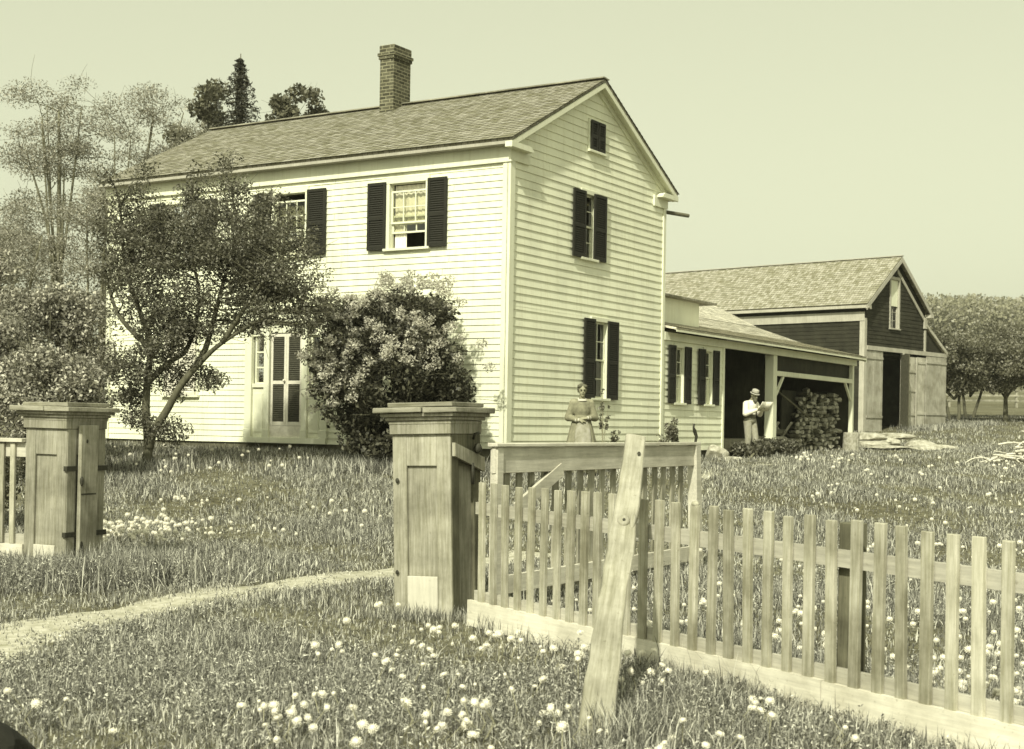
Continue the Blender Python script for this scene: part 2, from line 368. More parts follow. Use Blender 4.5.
JR = random.Random(77)
def clap(mb, left, right, z0, z1, e, holes, th=.016):
    """clapboard courses in a wall frame: left(z), right(z) bounds; holes = (u0,u1,z0,z1)"""
    zs = [z0]
    while zs[-1]+e < z1-.02: zs.append(zs[-1]+e)
    zs.append(z1)
    for a, b in zip(zs[:-1], zs[1:]):
        cuts = sorted({a, b} | {h for o in holes for h in (o[2], o[3]) if a < h < b})
        for c, d in zip(cuts[:-1], cuts[1:]):
            mid = (c+d)/2; spans = [(None, None)]
            hs = sorted([(o[0], o[1]) for o in holes if o[2] < mid < o[3]])
            segs = []; cur = None
            for h in hs: segs.append((cur, h[0])); cur = h[1]
            segs.append((cur, None))
            for s0, s1 in segs:
                l0 = left(c) if s0 is None else s0; l1 = left(d) if s0 is None else s0
                r0 = right(c) if s1 is None else s1; r1 = right(d) if s1 is None else s1
                if r0-l0 < .01 and r1-l1 < .01: continue
                if r1 < l1: r1 = l1 = (l1+r1)/2
                js = []; p = max(l0, l1)+JR.uniform(1.0, 4.2)
                while p < min(r0, r1)-.5: js.append(p); p += JR.uniform(2.6, 4.4)
                ends = [(l0, l1)]+[(j, j) for j in js]+[(r0, r1)]
                for (a0, a1), (b0, b1) in zip(ends[:-1], ends[1:]):
                    if (a0, a1) != (l0, l1): a0 += .003; a1 += .003
                    if (b0, b1) != (r0, r1): b0 -= .003; b1 -= .003
                    q = JR.uniform(0, .0035); n0 = th*(b-c)/e+.006+q; n1 = th*(b-d)/e+.006+q*.4; dz = [JR.uniform(-.004, .003) if c == a else 0 for _ in range(2)]
                    mb.add([(a0, -.03, c+dz[0]), (b0, -.03, c+dz[1]), (b0, n0, c+dz[1]), (a0, n0, c+dz[0]), (a1, -.03, d), (b1, -.03, d), (b1, n1, d), (a1, n1, d)],
                       [(3, 2, 6, 7), (0, 3, 7, 4), (1, 5, 6, 2), (0, 1, 2, 3), (4, 7, 6, 5)])
def shutter(fr, u0, u1, z0, z1, n0, parent, ang=0, hinge='l', name='shutter', label=None, mat=None, lmat=None, zo=HZ):
    mb = MB(fr, zo); w = u1-u0; st = min(.055, w*.16); zm = z0+(z1-z0)*.47
    def tr(u, n, z):
        if not ang: return (u0+u, n0+n, z)
        hu = u0 if hinge == 'l' else u1; s = 1 if hinge == 'l' else -1; d = (u if hinge == 'l' else w-u)
        return (hu+s*(d*math.cos(ang)-n*math.sin(ang)*0), n0+d*math.sin(ang)+n*math.cos(ang), z)
    def bx(a, b, c, d, e, f):
        vs = [tr(x, y, z) for z in (e, f) for y in (c, d) for x in (a, b)]
        mb.add(vs, [(0,2,3,1), (4,5,7,6), (0,1,5,4), (2,6,7,3), (0,4,6,2), (1,3,7,5)])
    bx(0, st, 0, .035, z0, z1); bx(w-st, w, 0, .035, z0, z1)
    for a, b in ((z0, z0+.08), (zm-.035, zm+.035), (z1-.06, z1)): bx(st, w-st, 0, .035, a, b)
    sm = MB(fr, zo) if lmat else mb
    for a, b in ((z0+.08, zm-.035), (zm+.035, z1-.06)):
        k = max(4, int((b-a)/.042)); h = (b-a)/k
        for i in range(k):
            z = a+i*h
            vs = [tr(st, .032, z), tr(w-st, .032, z), tr(w-st, .004, z+h*1.15), tr(st, .004, z+h*1.15), tr(st, .028, z-.007), tr(w-st, .028, z-.007), tr(w-st, 0, z+h*1.15-.007), tr(st, 0, z+h*1.15-.007)]
            sm.add(vs, [(0, 1, 2, 3), (4, 7, 6, 5), (0, 4, 5, 1), (2, 6, 7, 3)])
    o = mb.build(name, mat or M['shutter'], parent)
    if lmat: sm.build('louver_slats', lmat, o)
    if label: o['label'] = label
    return o
def window(fr, u0, u1, z0, z1, parent, cas=.09, shl=None, shr=None, curtain=None, rows=2, cols=3, open_low=0, drop=0, name='window', label=None, zo=HZ, trim='trim'):
    """u0..u1, z0..z1 = clear opening. casing sits on the wall"""
    mb = MB(fr, zo); n1 = .045
    mb.box(u0-cas, u0, -.02, n1, z0, z1); mb.box(u1, u1+cas, -.02, n1, z0, z1); mb.box(u0-cas, u1+cas, -.02, n1+.006, z1, z1+cas+.02)
    for a, b, c, d in ((u0-.005, u0+.004, z0, z1), (u1-.004, u1+.005, z0, z1)): mb.box(a, b, -.12, -.022, c, d)
    mb.box(u0, u1, -.12, -.022, z1-.004, z1+.005)
    w = mb.build(name, M[trim], parent, bevel=.004)
    if label: w['label'] = label
    s = MB(fr, zo); s.box(u0-cas-.03, u1+cas+.03, -.12, n1+.045, z0-.05, z0-.002); s.build('sill', M[trim], w, bevel=.004)
    zm = (z0+z1)/2
    for i, (a, b, nn) in enumerate(((zm-.015-drop, z1-.005-drop, -.06), (z0+open_low, zm+.02, -.1))):
        s = MB(fr, zo); f = .035
        if i == 1 and open_low: b = zm+.02
        s.box(u0+.004, u0+f, nn, nn+.035, a, b); s.box(u1-f, u1-.004, nn, nn+.035, a, b)
        s.box(u0+f, u1-f, nn, nn+.035, a, a+f); s.box(u0+f, u1-f, nn, nn+.035, b-f, b)
        for k in range(1, cols): x = u0+(u1-u0)*k/cols; s.box(x-.009, x+.009, nn+.006, nn+.03, a+f, b-f)
        for k in range(1, rows): z = a+(b-a)*k/rows; s.box(u0+f, u1-f, nn+.004, nn+.028, z-.009, z+.009)
        s.build('sash', M[trim], w)
        g = MB(fr, zo); g.add([(u0+f, nn+.015, a+f), (u1-f, nn+.015, a+f), (u1-f, nn+.015, b-f), (u0+f, nn+.015, b-f)], [(0, 1, 2, 3)]); g.build('pane', M['glass'], w)
    if curtain:
        for (a, b, c, d) in curtain:
            g = MB(fr, zo); k = 40; vs = []
            for i in range(k+1):
                u = a+(b-a)*i/k; n = -.125+.010*math.sin(i*1.1)+.006*math.sin(i*2.7)
                vs += [(u, n, c), (u, n, d)]
            g.add(vs, [(2*i, 2*i+2, 2*i+3, 2*i+1) for i in range(k)]); g.build('curtain', M['curtain'], w, smooth=True)
    for sh in (shl, shr):
        if sh: shutter(fr, sh[0], sh[1], z0-.02, z1+.04, .05, w, *(sh[2:]), zo=zo)
    return w

# ---- house walls
eF = .1215; eG = .1535
ZB = 1.14; ZF = 6.48                       # siding bottom, frieze bottom
SL = .513; ZR = 8.67                       # roof slope, ridge height
WF = {'a': (1.87, 2.73, 4.98, 6.24), 'b': (4.86, 5.68, 4.98, 6.24), 'c': (7.83, 8.69, 4.98, 6.24), 'd': (1.87, 2.73, 2.12, 3.66), 'e': (7.83, 8.69, 2.12, 3.66)}
door = (4.19, 6.38, ZB, 3.86)
ins = lambda w, c=.09: (w[0]-c+.01, w[1]+c-.01, w[2]-.03, w[3]+c)
mb = hm('F'); clap(mb, lambda z: .12, lambda z: HL-.12, ZB, ZF, eF, [ins(w) for w in WF.values()]+[door])
mb.build('front_wall', M['white'], house, fix=False)
WG = {'attic': (2.98, 3.56, 7.20, 7.76), 'up': (2.72, 3.26, 4.99, 6.28), 'low': (3.22, 3.86, 2.17, 3.74)}
def gl(z): return .12 if z < ZF+.15 else max(.12, HW/2-(ZR-.06-z)/SL+.10)
mb = hm('G'); clap(mb, gl, lambda z: HW-gl(z), ZB, 8.42, eG, [ins(w, .07) for w in WG.values()])
mb.build('gable_wall', M['white'], house, fix=False)
# plain backing walls (rear sides) so the house is solid from every side
mb = hm(); mb.box(HW-.03, HW, 0.03, HL-.03, HZ, ZF+.2); mb.build('rear_wall', M['white'], house)
mb = hm(); mb.add([(.03, HL-.02, HZ), (HW-.03, HL-.02, HZ), (HW-.03, HL-.02, 6.75), (HW/2, HL-.02, 8.35), (.03, HL-.02, 6.75), (.03, HL-.08, HZ), (HW-.03, HL-.08, HZ), (HW-.03, HL-.08, 6.75), (HW/2, HL-.08, 8.35), (.03, HL-.08, 6.75)],
      [(0, 1, 2, 3, 4), (9, 8, 7, 6, 5), (0, 5, 6, 1), (1, 6, 7, 2), (2, 7, 8, 3), (3, 8, 9, 4), (4, 9, 5, 0)]); mb.build('far_gable_wall', M['white'], house)
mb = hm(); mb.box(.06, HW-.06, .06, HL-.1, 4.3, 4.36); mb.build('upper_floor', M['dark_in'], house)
mb = hm(); mb.box(.02, HW-.02, .02, HL-.02, .45, ZB-.004); mb.build('foundation', M['found'], house)
for a in (0, HL-.12):
    mb = hm('F'); mb.box(a, a+.12, -.03, .05, ZB, ZF); mb.build('corner_board', M['trim'], house, bevel=.004)
for a in (-.05, HW-.12):
    mb = hm('G'); mb.box(a, a+.12+(.05 if a < 0 else 0), -.03, .05, ZB, ZF); mb.build('corner_board', M['trim'], house, bevel=.004)
mb = hm('F'); mb.box(-.055, HL+.05, -.03, .06, ZF, 6.80); mb.box(-.07, HL+.06, .0, .075, ZF-.035, ZF); mb.build('frieze', M['trim'], house)
# gable rake frieze and corner frieze returns
mb = hm('G')
for s in (1, -1):
    X = lambda x: x if s > 0 else HW-x
    zt = lambda x: ZR-.04-SL*abs(HW/2-x)*1.0-.02
    a, b = 0.0, HW/2
    mb.add([(X(a), .002, zt(a)-.20), (X(b), .002, zt(b)-.20), (X(b), .002, zt(b)), (X(a), .002, zt(a)), (X(a), .055, zt(a)-.20), (X(b), .055, zt(b)-.20), (X(b), .055, zt(b)), (X(a), .055, zt(a))],
           [(0, 1, 2, 3), (4, 5, 6, 7), (0, 1, 5, 4), (3, 2, 6, 7), (0, 3, 7, 4), (1, 2, 6, 5)])
    x0, x1 = (-.055, .62) if s > 0 else (HW-.62, HW+.05)
    mb.box(x0, x1, -.01, .06, ZF, ZF+.24)
mb.build('rake_frieze', M['trim'], house)

def courses(mb, p0, p1, up, length, e=.14, lift=.016, jag=True):
    """shingle courses: p0-p1 is the eave edge, up = unit vector up the slope"""
    p0, p1, up = Vector(p0), Vector(p1), Vector(up); nrm = (p1-p0).cross(up).normalized()
    if nrm.z < 0: nrm = -nrm
    W = (p1-p0).length; ax = (p1-p0).normalized(); k = int(length/e+.5); e = length/k
    n = int(W/.42)
    for i in range(k):
        for j in range(n):
            u0, u1 = W*j/n, W*(j+1)/n; dj = random.uniform(-.009, .009) if jag and i else 0; l = lift*.8+random.uniform(-.003, .004)
            a = p0+ax*u0+up*(i*e+dj); b = p0+ax*u1+up*(i*e+dj); c = p0+ax*u1+up*min(length, (i+1)*e+.03); d = p0+ax*u0+up*min(length, (i+1)*e+.03)
            vs = [a+nrm*l, b+nrm*l, c+nrm*.001, d+nrm*.001, a, b]
            uv = lambda s, t: (s+3.7*(i % 5), t)
            mb.add([tuple(v) for v in vs], [(0, 1, 2, 3), (4, 5, 1, 0)],
                   [[uv(u0, i*.14+.004), uv(u1, i*.14+.004), uv(u1, i*.14+.138), uv(u0, i*.14+.138)], [uv(u0, i*.14+.002), uv(u1, i*.14+.002), uv(u1, i*.14+.006), uv(u0, i*.14+.006)]])
def roofplane(name, mat, parent, P0, P1, T, off, e=.14):
    """P0,P1 eave ends, T = vector eave->ridge; solid deck under courses"""
    P0, P1, T = Vector(P0), Vector(P1), Vector(T)
    mb = MB(None, off); courses(mb, P0, P1, T.normalized(), T.length, e)
    o = mb.build(name, mat, parent, fix=False)
    return o
def deck(mb, P0, P1, T, th=.05, drop=.004):
    P0, P1, T = Vector(P0), Vector(P1), Vector(T); n = (P1-P0).cross(T).normalized()
    if n.z < 0: n = -n
    q = [P0-n*drop, P1-n*drop, P1+T-n*drop, P0+T-n*drop]; q2 = [x-n*th for x in q]
    mb.add([tuple(x) for x in q+q2], [(0, 1, 2, 3), (7, 6, 5, 4), (0, 4, 5, 1), (1, 5, 6, 2), (2, 6, 7, 3), (3, 7, 4, 0)])
OV = .27; RO = .20
ez = ZR-SL*(HW/2+OV)
roof = hm(); deck(roof, (-OV, -RO, ez), (-OV, HL+.06, ez), (HW/2+OV, 0, ZR-ez)); deck(roof, (HW+OV, -RO, ez), (HW+OV, HL+.06, ez), (-HW/2-OV, 0, ZR-ez))
roof = roof.build('roof', M['shingle'], house)
roofplane('shingles', M['shingle'], roof, (-OV-.02, -RO-.02, ez-.01), (-OV-.02, HL+.06, ez-.01), (HW/2+OV+.02, 0, ZR-ez+.01), HZ)
roofplane('shingles', M['shingle'], roof, (HW+OV+.02, -RO-.02, ez-.01), (HW+OV+.02, HL+.06, ez-.01), (-HW/2-OV-.02, 0, ZR-ez+.01), HZ)
mb = hm(); mb.bar((HW/2-.06, -RO-.03, ZR+.012), (HW/2-.06, HL+.06, ZR+.012), .14, .025); mb.bar((HW/2+.06, -RO-.03, ZR+.004), (HW/2+.06, HL+.06, ZR+.004), .14, .025); mb.build('ridge_board', M['pierx'], roof)
# soffits, fascias, returns
mb = hm()
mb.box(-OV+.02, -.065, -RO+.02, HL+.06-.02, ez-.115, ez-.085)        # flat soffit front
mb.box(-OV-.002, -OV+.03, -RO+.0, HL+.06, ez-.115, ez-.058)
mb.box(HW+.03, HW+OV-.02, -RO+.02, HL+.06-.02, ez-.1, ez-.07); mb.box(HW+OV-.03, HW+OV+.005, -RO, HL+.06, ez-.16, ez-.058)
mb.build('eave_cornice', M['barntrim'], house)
mb = hm()
for s in (1, -1):
    X = lambda x: x if s > 0 else HW-x
    z = lambda x: ZR-.075-SL*(HW/2-x)
    a, b = -OV+.0, HW/2
    for (y0, y1, h0, h1) in ((-RO-.005, -RO+.03, -.105, 0), (-RO+.03, -.057, -.06, -.03)):
        mb.add([(X(a), y0, z(a)+h0), (X(b), y0, z(b)+h0), (X(b), y0, z(b)+h1), (X(a), y0, z(a)+h1), (X(a), y1, z(a)+h0), (X(b), y1, z(b)+h0), (X(b), y1, z(b)+h1), (X(a), y1, z(a)+h1)],
               [(0, 1, 2, 3), (4, 5, 6, 7), (0, 1, 5, 4), (3, 2, 6, 7), (0, 3, 7, 4), (1, 2, 6, 5)])
    x0, x1 = (-OV-.003, .50) if s > 0 else (HW-.50, HW+OV+.003)
    mb.prism([(x0, ez-.17), (x1, ez-.17), (x1, ez-.13), (x1-.10*s if s > 0 else x1, ez-.07), (x0, ez-.07)] if s > 0 else [(x1, ez-.17), (x0, ez-.17), (x0, ez-.13), (x0+.10, ez-.07), (x1, ez-.07)], -RO-.008, -.058)
mb.build('rake_cornice', M['trim'], house)
mb = hm(); mb.tube([(HW+.0, -.02, 6.42), (HW+.62, -.30, 6.40)], .045, 8); mb.build('gutter_spout', M['pierdark'], house)
# chimney
mb = hm(); cx0, cx1, cy0, cy1 = HW/2-.44, HW/2+.20, 4.84, 5.22
mb.box(cx0, cx1, cy0, cy1, 8.2, 9.62); mb.box(cx0-.025, cx1+.025, cy0-.025, cy1+.025, 9.62, 9.69); mb.box(cx0-.045, cx1+.045, cy0-.045, cy1+.045, 9.69, 9.76); mb.box(cx0-.012, cx1+.012, cy0-.012, cy1+.012, 9.76, 9.93)
mb.build('chimney', M['brick'], roof, bevel=.01)
# ---- windows front
window('F', *WF['a'], house, shl=(1.36, 1.80), shr=(2.80, 3.24), curtain=[(1.9, 2.7, 5.45, 6.22), (2.42, 2.70, 5.0, 5.5)], open_low=.30, drop=.13, label='upper front window with its sash lowered and a pale curtain')
window('F', *WF['b'], house, shl=(4.30, 4.78), shr=(5.75, 6.22), curtain=[(4.9, 5.65, 5.0, 6.0)], drop=.13)
window('F', *WF['c'], house, shl=(7.28, 7.74), shr=(8.78, 9.24), curtain=[(7.85, 8.66, 5.3, 6.2)])
window('F', *WF['d'], house, shl=(1.32, 1.78), shr=(2.82, 3.28), curtain=[(1.9, 2.7, 2.9, 3.6)])
window('F', *WF['e'], house, shl=(7.80, 8.24, .05, 'l', 'shutter', 'faded pale shutter nearly closed', M['doorlouver'], M['doorlouver']), shr=(8.28, 8.72, .05, 'r', 'shutter', 'faded pale shutter nearly closed', M['doorlouver'], M['doorlouver']), label='lower front window with nearly closed shutters')
# ---- windows gable
w = window('G', *WG['attic'], house, cas=.05, rows=1, cols=2, shl=(2.975, 3.25), shr=(3.29, 3.565), label='small attic window high in the gable')
window('G', *WG['up'], house, cas=.07, shl=(2.30, 2.80), shr=(3.16, 3.68), rows=2, cols=2)
window('G', *WG['low'], house, cas=.07, shl=(2.83, 3.28), shr=(3.84, 4.30), rows=2, cols=2)
# ---- front door with sidelights
dr = hm('F')
for a, b in ((4.19, 4.37), (6.20, 6.38), (4.71, 4.85), (5.72, 5.86)): dr.box(a, b, -.03, .08, ZB+.12, 3.62); dr.box(a-.015, b+.015, -.03, .095, 3.50, 3.62); dr.box(a-.012, b+.012, -.03, .092, ZB+.12, ZB+.28)
dr.box(4.15, 6.42, -.03, .11, 3.62, 3.86); dr.box(4.11, 6.46, -.03, .17, 3.86, 3.92); dr.box(4.19, 6.38, -.05, .10, ZB, ZB+.12)
dr.box(4.37, 4.71, -.04, .02, ZB+.12, 2.28); dr.box(5.86, 6.20, -.04, .02, ZB+.12, 2.28); dr.box(4.38, 4.70, -.04, .06, 2.28, 2.36); dr.box(5.87, 6.19, -.04, .06, 2.28, 2.36)
dr.box(4.42, 4.66, .02, .034, ZB+.22, 2.16); dr.box(5.91, 6.15, .02, .034, ZB+.22, 2.16)
dr.box(4.37, 4.71, -.04, .03, 3.34, 3.5); dr.box(5.86, 6.20, -.04, .03, 3.34, 3.5)
dr.box(4.85, 5.72, -.04, .03, 3.40, 3.62)
dr = dr.build('door_surround', M['trim'], house, bevel=.004)
for a, b in ((4.39, 4.69), (5.88, 6.18)):
    s = hm('F'); s.box(a, a+.04, -.06, -.02, 2.36, 3.34); s.box(b-.04, b, -.06, -.02, 2.36, 3.34)
    for z in (2.36, 2.68, 3.0, 3.30): s.box(a+.04, b-.04, -.055, -.025, z, z+.03)
    s.build('sidelight', M['trim'], dr); g = hm('F'); g.add([(a+.03, -.04, 2.37), (b-.03, -.04, 2.37), (b-.03, -.04, 3.33), (a+.03, -.04, 3.33)], [(0, 1, 2, 3)]); g.build('pane', M['glass'], dr)
for (a, b) in ((4.87, 5.285), (5.29, 5.70)):
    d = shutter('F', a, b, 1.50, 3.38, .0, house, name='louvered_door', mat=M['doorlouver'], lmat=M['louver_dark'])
g = hm('F'); g.box(4.85, 5.72, -.03, .03, ZB+.12, 1.495); g.build('door_sill', M['doorlouver'], house)
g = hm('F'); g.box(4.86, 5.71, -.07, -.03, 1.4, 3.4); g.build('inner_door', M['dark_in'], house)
g = hm('F'); g.ell((5.32, .07, 2.42), (.025, .03, .03), 10, 6); g.build('door_knob', M['doorlouver'], house, smooth=True)

# ---- wing
WL0, WL1, WS, WE = HW+.02, 10.0, 13.66, 20.0
wz0 = 1.07; wing_h = [(6.82+.10, 7.98, 2.14, 3.46), (8.46, 9.56, 2.14, 3.46)]
WW = [(7.16, 7.62, 2.16, 3.42), (8.80, 9.24, 2.16, 3.42)]
mb = hm('G'); clap(mb, lambda z: WL0, lambda z: WL1-.10, wz0, 3.56, .155, [ins(w, .07) for w in WW]); mb.build('wing_wall', M['white'], house, fix=False)
mb = hm('G'); mb.box(WL1-.10, WL1, -.12, .045, wz0, 3.56); mb.build('corner_board', M['trim'], house, bevel=.004)
mb = hm('G'); mb.box(WL0, WE+.06, -.04, .06, 3.56, 3.74); mb.build('wing_frieze', M['trim'], house)
for w, l, r_ in zip(WW, (6.78, 8.42), (7.64, 9.26)):
    window('G', *w, house, cas=.07, shl=(l, l+.36), shr=(r_, r_+.34), rows=2, cols=2)
RP = [(-.34, 3.83), (1.78, 4.30), (3.22, 4.81), (4.66, 5.54), (8.6, 4.1)]       # wing roof profile
wr = hm(); L0, L1 = HW+.03, WE+.10
for (ya, za), (yb, zb) in zip(RP[:-1], RP[1:]): deck(wr, (L0, ya, za), (L1, ya, za), (0, yb-ya, zb-za))
wr = wr.build('wing_roof', M['shingle2'], house); wr['label'] = 'low pale shingled roof over the wing and open woodshed'
for (ya, za), (yb, zb) in zip(RP[:3], RP[1:4]):
    roofplane('shingles', M['shingle2'], wr, (L0, ya-.01, za), (L1, ya-.01, za), (0, yb-ya+.02, zb-za), HZ, .13)
mb = hm(); mb.box(L0, L1-.01, -.345, -.325, 3.735, 3.775)
mb.build('wing_fascia', M['trim'], house)
mb = hm(); 
for (ya, za), (yb, zb) in zip(RP[:3], RP[1:4]):
    mb.add([(L1-.0, ya, za-.15), (L1, yb, zb-.15), (L1, yb, zb-.052), (L1, ya, za-.052), (L1+.03, ya, za-.15), (L1+.03, yb, zb-.15), (L1+.03, yb, zb-.052), (L1+.03, ya, za-.052)], [(0, 1, 2, 3), (4, 5, 6, 7), (0, 1, 5, 4), (3, 2, 6, 7), (0, 3, 7, 4), (1, 2, 6, 5)])
mb.build('wing_rake', M['trim'], house)
mb = hm('G'); mb.box(WL0, 10.62, -3.0, -.95, 4.0, 4.72); mb.build('raised_wall', M['trim'], house)
mb = hm('G'); mb.box(WL0, 11.2, -3.2, -.72, 4.72, 4.77); mb.build('raised_wall_roof', M['shingle'], house)
# wing interior: porch bay with floor, back wall and partition; shed bay with earth floor and dark boards
mb = hm(); mb.box(WL1, 13.5, .05, 3.2, 1.22, 1.33); mb.box(WL1, 13.34, .0, .05, 1.05, 1.335); mb.build('porch_floor', M['floor'], house)
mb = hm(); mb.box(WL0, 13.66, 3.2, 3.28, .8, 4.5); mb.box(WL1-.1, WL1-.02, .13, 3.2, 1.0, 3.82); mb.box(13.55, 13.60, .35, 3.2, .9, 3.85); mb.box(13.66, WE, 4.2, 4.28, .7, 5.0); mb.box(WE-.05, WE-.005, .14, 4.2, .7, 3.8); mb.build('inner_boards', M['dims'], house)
mb = hm(); mb.box(WL0, WL1-.02, .06, 3.1, .5, wz0-.003); mb.box(WL1, 13.6, .3, 3.1, .6, 1.215); mb.build('wing_foundation', M['found'], house)
mb = hm(); mb.box(13.34, 13.60, .0, .24, .85, 3.56); mb.build('porch_post', M['trim'], house, bevel=.006)
mb = hm(); mb.box(WE-.14, WE, .0, .12, .85, 3.56); mb.build('shed_post', M['trim'], house, bevel=.006)
mb = hm(); mb.box(13.60, WE-.14, .01, .11, 3.02, 3.15); mb.build('shed_beam', M['trim'], house, bevel=.004)
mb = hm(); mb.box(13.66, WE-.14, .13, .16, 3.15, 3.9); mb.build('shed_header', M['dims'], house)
for a, s in ((13.66, 1), (WE-.14, -1)):
    mb = hm(); mb.bar((a+s*.02, .06, 2.52), (a+s*.55, .06, 3.04), .06, .07); mb.build('brace', M['trim'], house)

# ------------------------------------------------------------------ barn
KA = R(41.9); KC = Vector((13.93, 56.0)); Gb = Vector((math.sin(KA), math.cos(KA))); Fb = Vector((-Gb.y, Gb.x)); KR = R(90)-KA; BZ = 1.35
def bw_(lx, ly): p = KC+Gb*lx+Fb*ly; return p.x, p.y
barn = empty('barn', (KC.x, KC.y, BZ), KR)
tag(barn, 'dark barn with pale plank doors and shingled roof behind the woodshed', 'barn')
BW, BL, BE, BR_ = 5.35, 14.0, 6.62, 8.78; bs = (BR_-BE)/(BW/2+.26)
def bm_(fr=None): return MB(fr, BZ)
def bgl(z): return .0 if z < BE-.1 else max(0, (z-BE-.05)/bs-.30)
mb = bm_('F'); clap(mb, lambda z: .14, lambda z: BL, 1.3, BE-.1, .16, []); mb.build('front_wall', M['barnwall'], barn, fix=False)
mb = bm_('G'); clap(mb, lambda z: .14+bgl(z), lambda z: BW-bgl(z), 4.98, 8.40, .16, [(2.12, 2.98, 5.74, 7.86)]); mb.build('gable_wall', M['barnwall'], barn, fix=False)
mb = bm_(); mb.box(BW-.03, BW, .05, BL, 1.2, BE); mb.box(0, BW, BL-.05, BL, 1.2, BE); mb.add([(.0, BL-.02, BE), (BW, BL-.02, BE), (BW/2, BL-.02, 8.5)], [(0, 1, 2)]); mb.build('rear_wall', M['barnwall'], barn)
mb = bm_(); mb.box(0, BW+2, 0.05, BL, 1.0, 1.45); mb.build('sill', M['found'], barn)
mb = bm_(); mb.box(0, BW, .3, BL-.1, 4.7, 4.76); mb.box(.02, BW-.05, 4.0, 4.06, 1.4, 4.7); mb.build('inner_boards', M['dims'], barn)
mb = bm_(); mb.box(-.05, .16, -.06, .16, 1.2, BE-.55); mb.build('corner_post', M['barntrim'], barn, bevel=.006)
mb = bm_(); mb.box(-.07, -.025, -.05, BL, BE-.66, BE-.3); mb.build('front_frieze', M['barntrim'], barn)
ov = .26
rf = bm_(); deck(rf, (-ov, -ov, BE), (-ov, BL+ov, BE), (BW/2+ov, 0, BR_-BE)); deck(rf, (BW+ov, -ov, BE), (BW+ov, BL+ov, BE), (-BW/2-ov, 0, BR_-BE))
lz0, lz1, lw = 5.02, 6.1, 2.02
deck(rf, (BW+lw+.1, -.1, lz0-.1), (BW+lw+.1, BL, lz0-.1), (-lw-.1, 0, lz1-lz0+.1))
rf = rf.build('roof', M['shingle3'], barn)
roofplane('shingles', M['shingle3'], rf, (-ov-.02, -ov-.02, BE-.01), (-ov-.02, BL+ov, BE-.01), (BW/2+ov+.02, 0, BR_-BE+.01), BZ, .16)
mb = bm_(); mb.bar((BW/2, -ov-.03, BR_+.012), (BW/2, BL+ov, BR_+.012), .2, .03); mb.build('ridge_board', M['barntrim'], rf)
mb = bm_(); mb.box(-ov-.03, -ov+.01, -ov, BL+ov, BE-.17, BE-.055); mb.box(-ov+.01, -.07, -.35, BL, BE-.17, BE-.13); mb.box(-ov-.03, .1, -ov-.01, -ov+.04, BE-.2, BE-.055)
mb.build('eave_board', M['barntrim'], barn)
mb = bm_()
for s in (1, -1):
    X = lambda x: x if s > 0 else BW-x
    z = lambda x: BR_-.055-bs*(BW/2-x)
    for y0, y1, h0, h1, a in ((-ov-.02, -ov+.02, -.20, 0, -ov), (-.075, -.03, -.62, -.44, .0)):
        b = BW/2 if y0 < -.2 else (BW/2-.02)
        if s > 0 and y0 > -.2: continue
        mb.add([(X(a), y0, z(a)+h0), (X(b), y0, z(b)+h0), (X(b), y0, z(b)+h1), (X(a), y0, z(a)+h1), (X(a), y1, z(a)+h0), (X(b), y1, z(b)+h0), (X(b), y1, z(b)+h1), (X(a), y1, z(a)+h1)], [(0, 1, 2, 3), (4, 5, 6, 7), (0, 1, 5, 4), (3, 2, 6, 7), (0, 3, 7, 4), (1, 2, 6, 5)])
mb.build('rake_board', M['barntrim'], barn)
mb = bm_(); mb.box(BW+ov-.28, BW+ov+.02, -ov-.03, -.05, BE-.2, BE-.06); mb.box(BW-.18, BW+.1, -.09, -.03, BE-.66, BE-.2); mb.build('cornice_return', M['barntrim'], barn)
w = window('G', 2.20, 2.90, 5.80, 7.80, barn, cas=.10, rows=3, cols=2, zo=BZ, trim='barntrim', label='tall narrow gable window, its upper half boarded pale')
s = MB('G', BZ); s.box(2.21, 2.89, -.05, -.02, 6.72, 7.79); s.build('blank_board', M['trim'], w)
mb = bm_('G'); mb.box(.16, BW+lw, .0, .09, 4.82, 4.99); mb.build('girt', M['barntrim'], barn)
mb = bm_('G'); mb.add([(BW+.0, -.02, 4.99), (BW+lw, -.02, 4.99), (BW, -.02, 6.12), (BW, -.06, 4.99), (BW+lw, -.06, 4.99), (BW, -.06, 6.12)], [(0, 1, 2), (5, 4, 3), (0, 3, 4, 1), (1, 4, 5, 2), (2, 5, 3, 0)]); mb.build('lean_to_gable', M['barnwall'], barn)
mb = bm_('G'); mb.bar((BW-.02, .04, 6.16), (BW+lw+.1, .04, 4.98), .08, .16); mb.build('lean_to_rake', M['barntrim'], barn)
mb = bm_('G'); mb.box(BW-.09, BW+.05, -.02, .06, 4.99, 5.9); mb.build('corner_board', M['barntrim'], barn)
mb = bm_(); mb.box(BW+lw-.04, BW+lw, .03, BL, 1.3, 5.0); mb.build('lean_to_wall', M['barndoor'], barn)
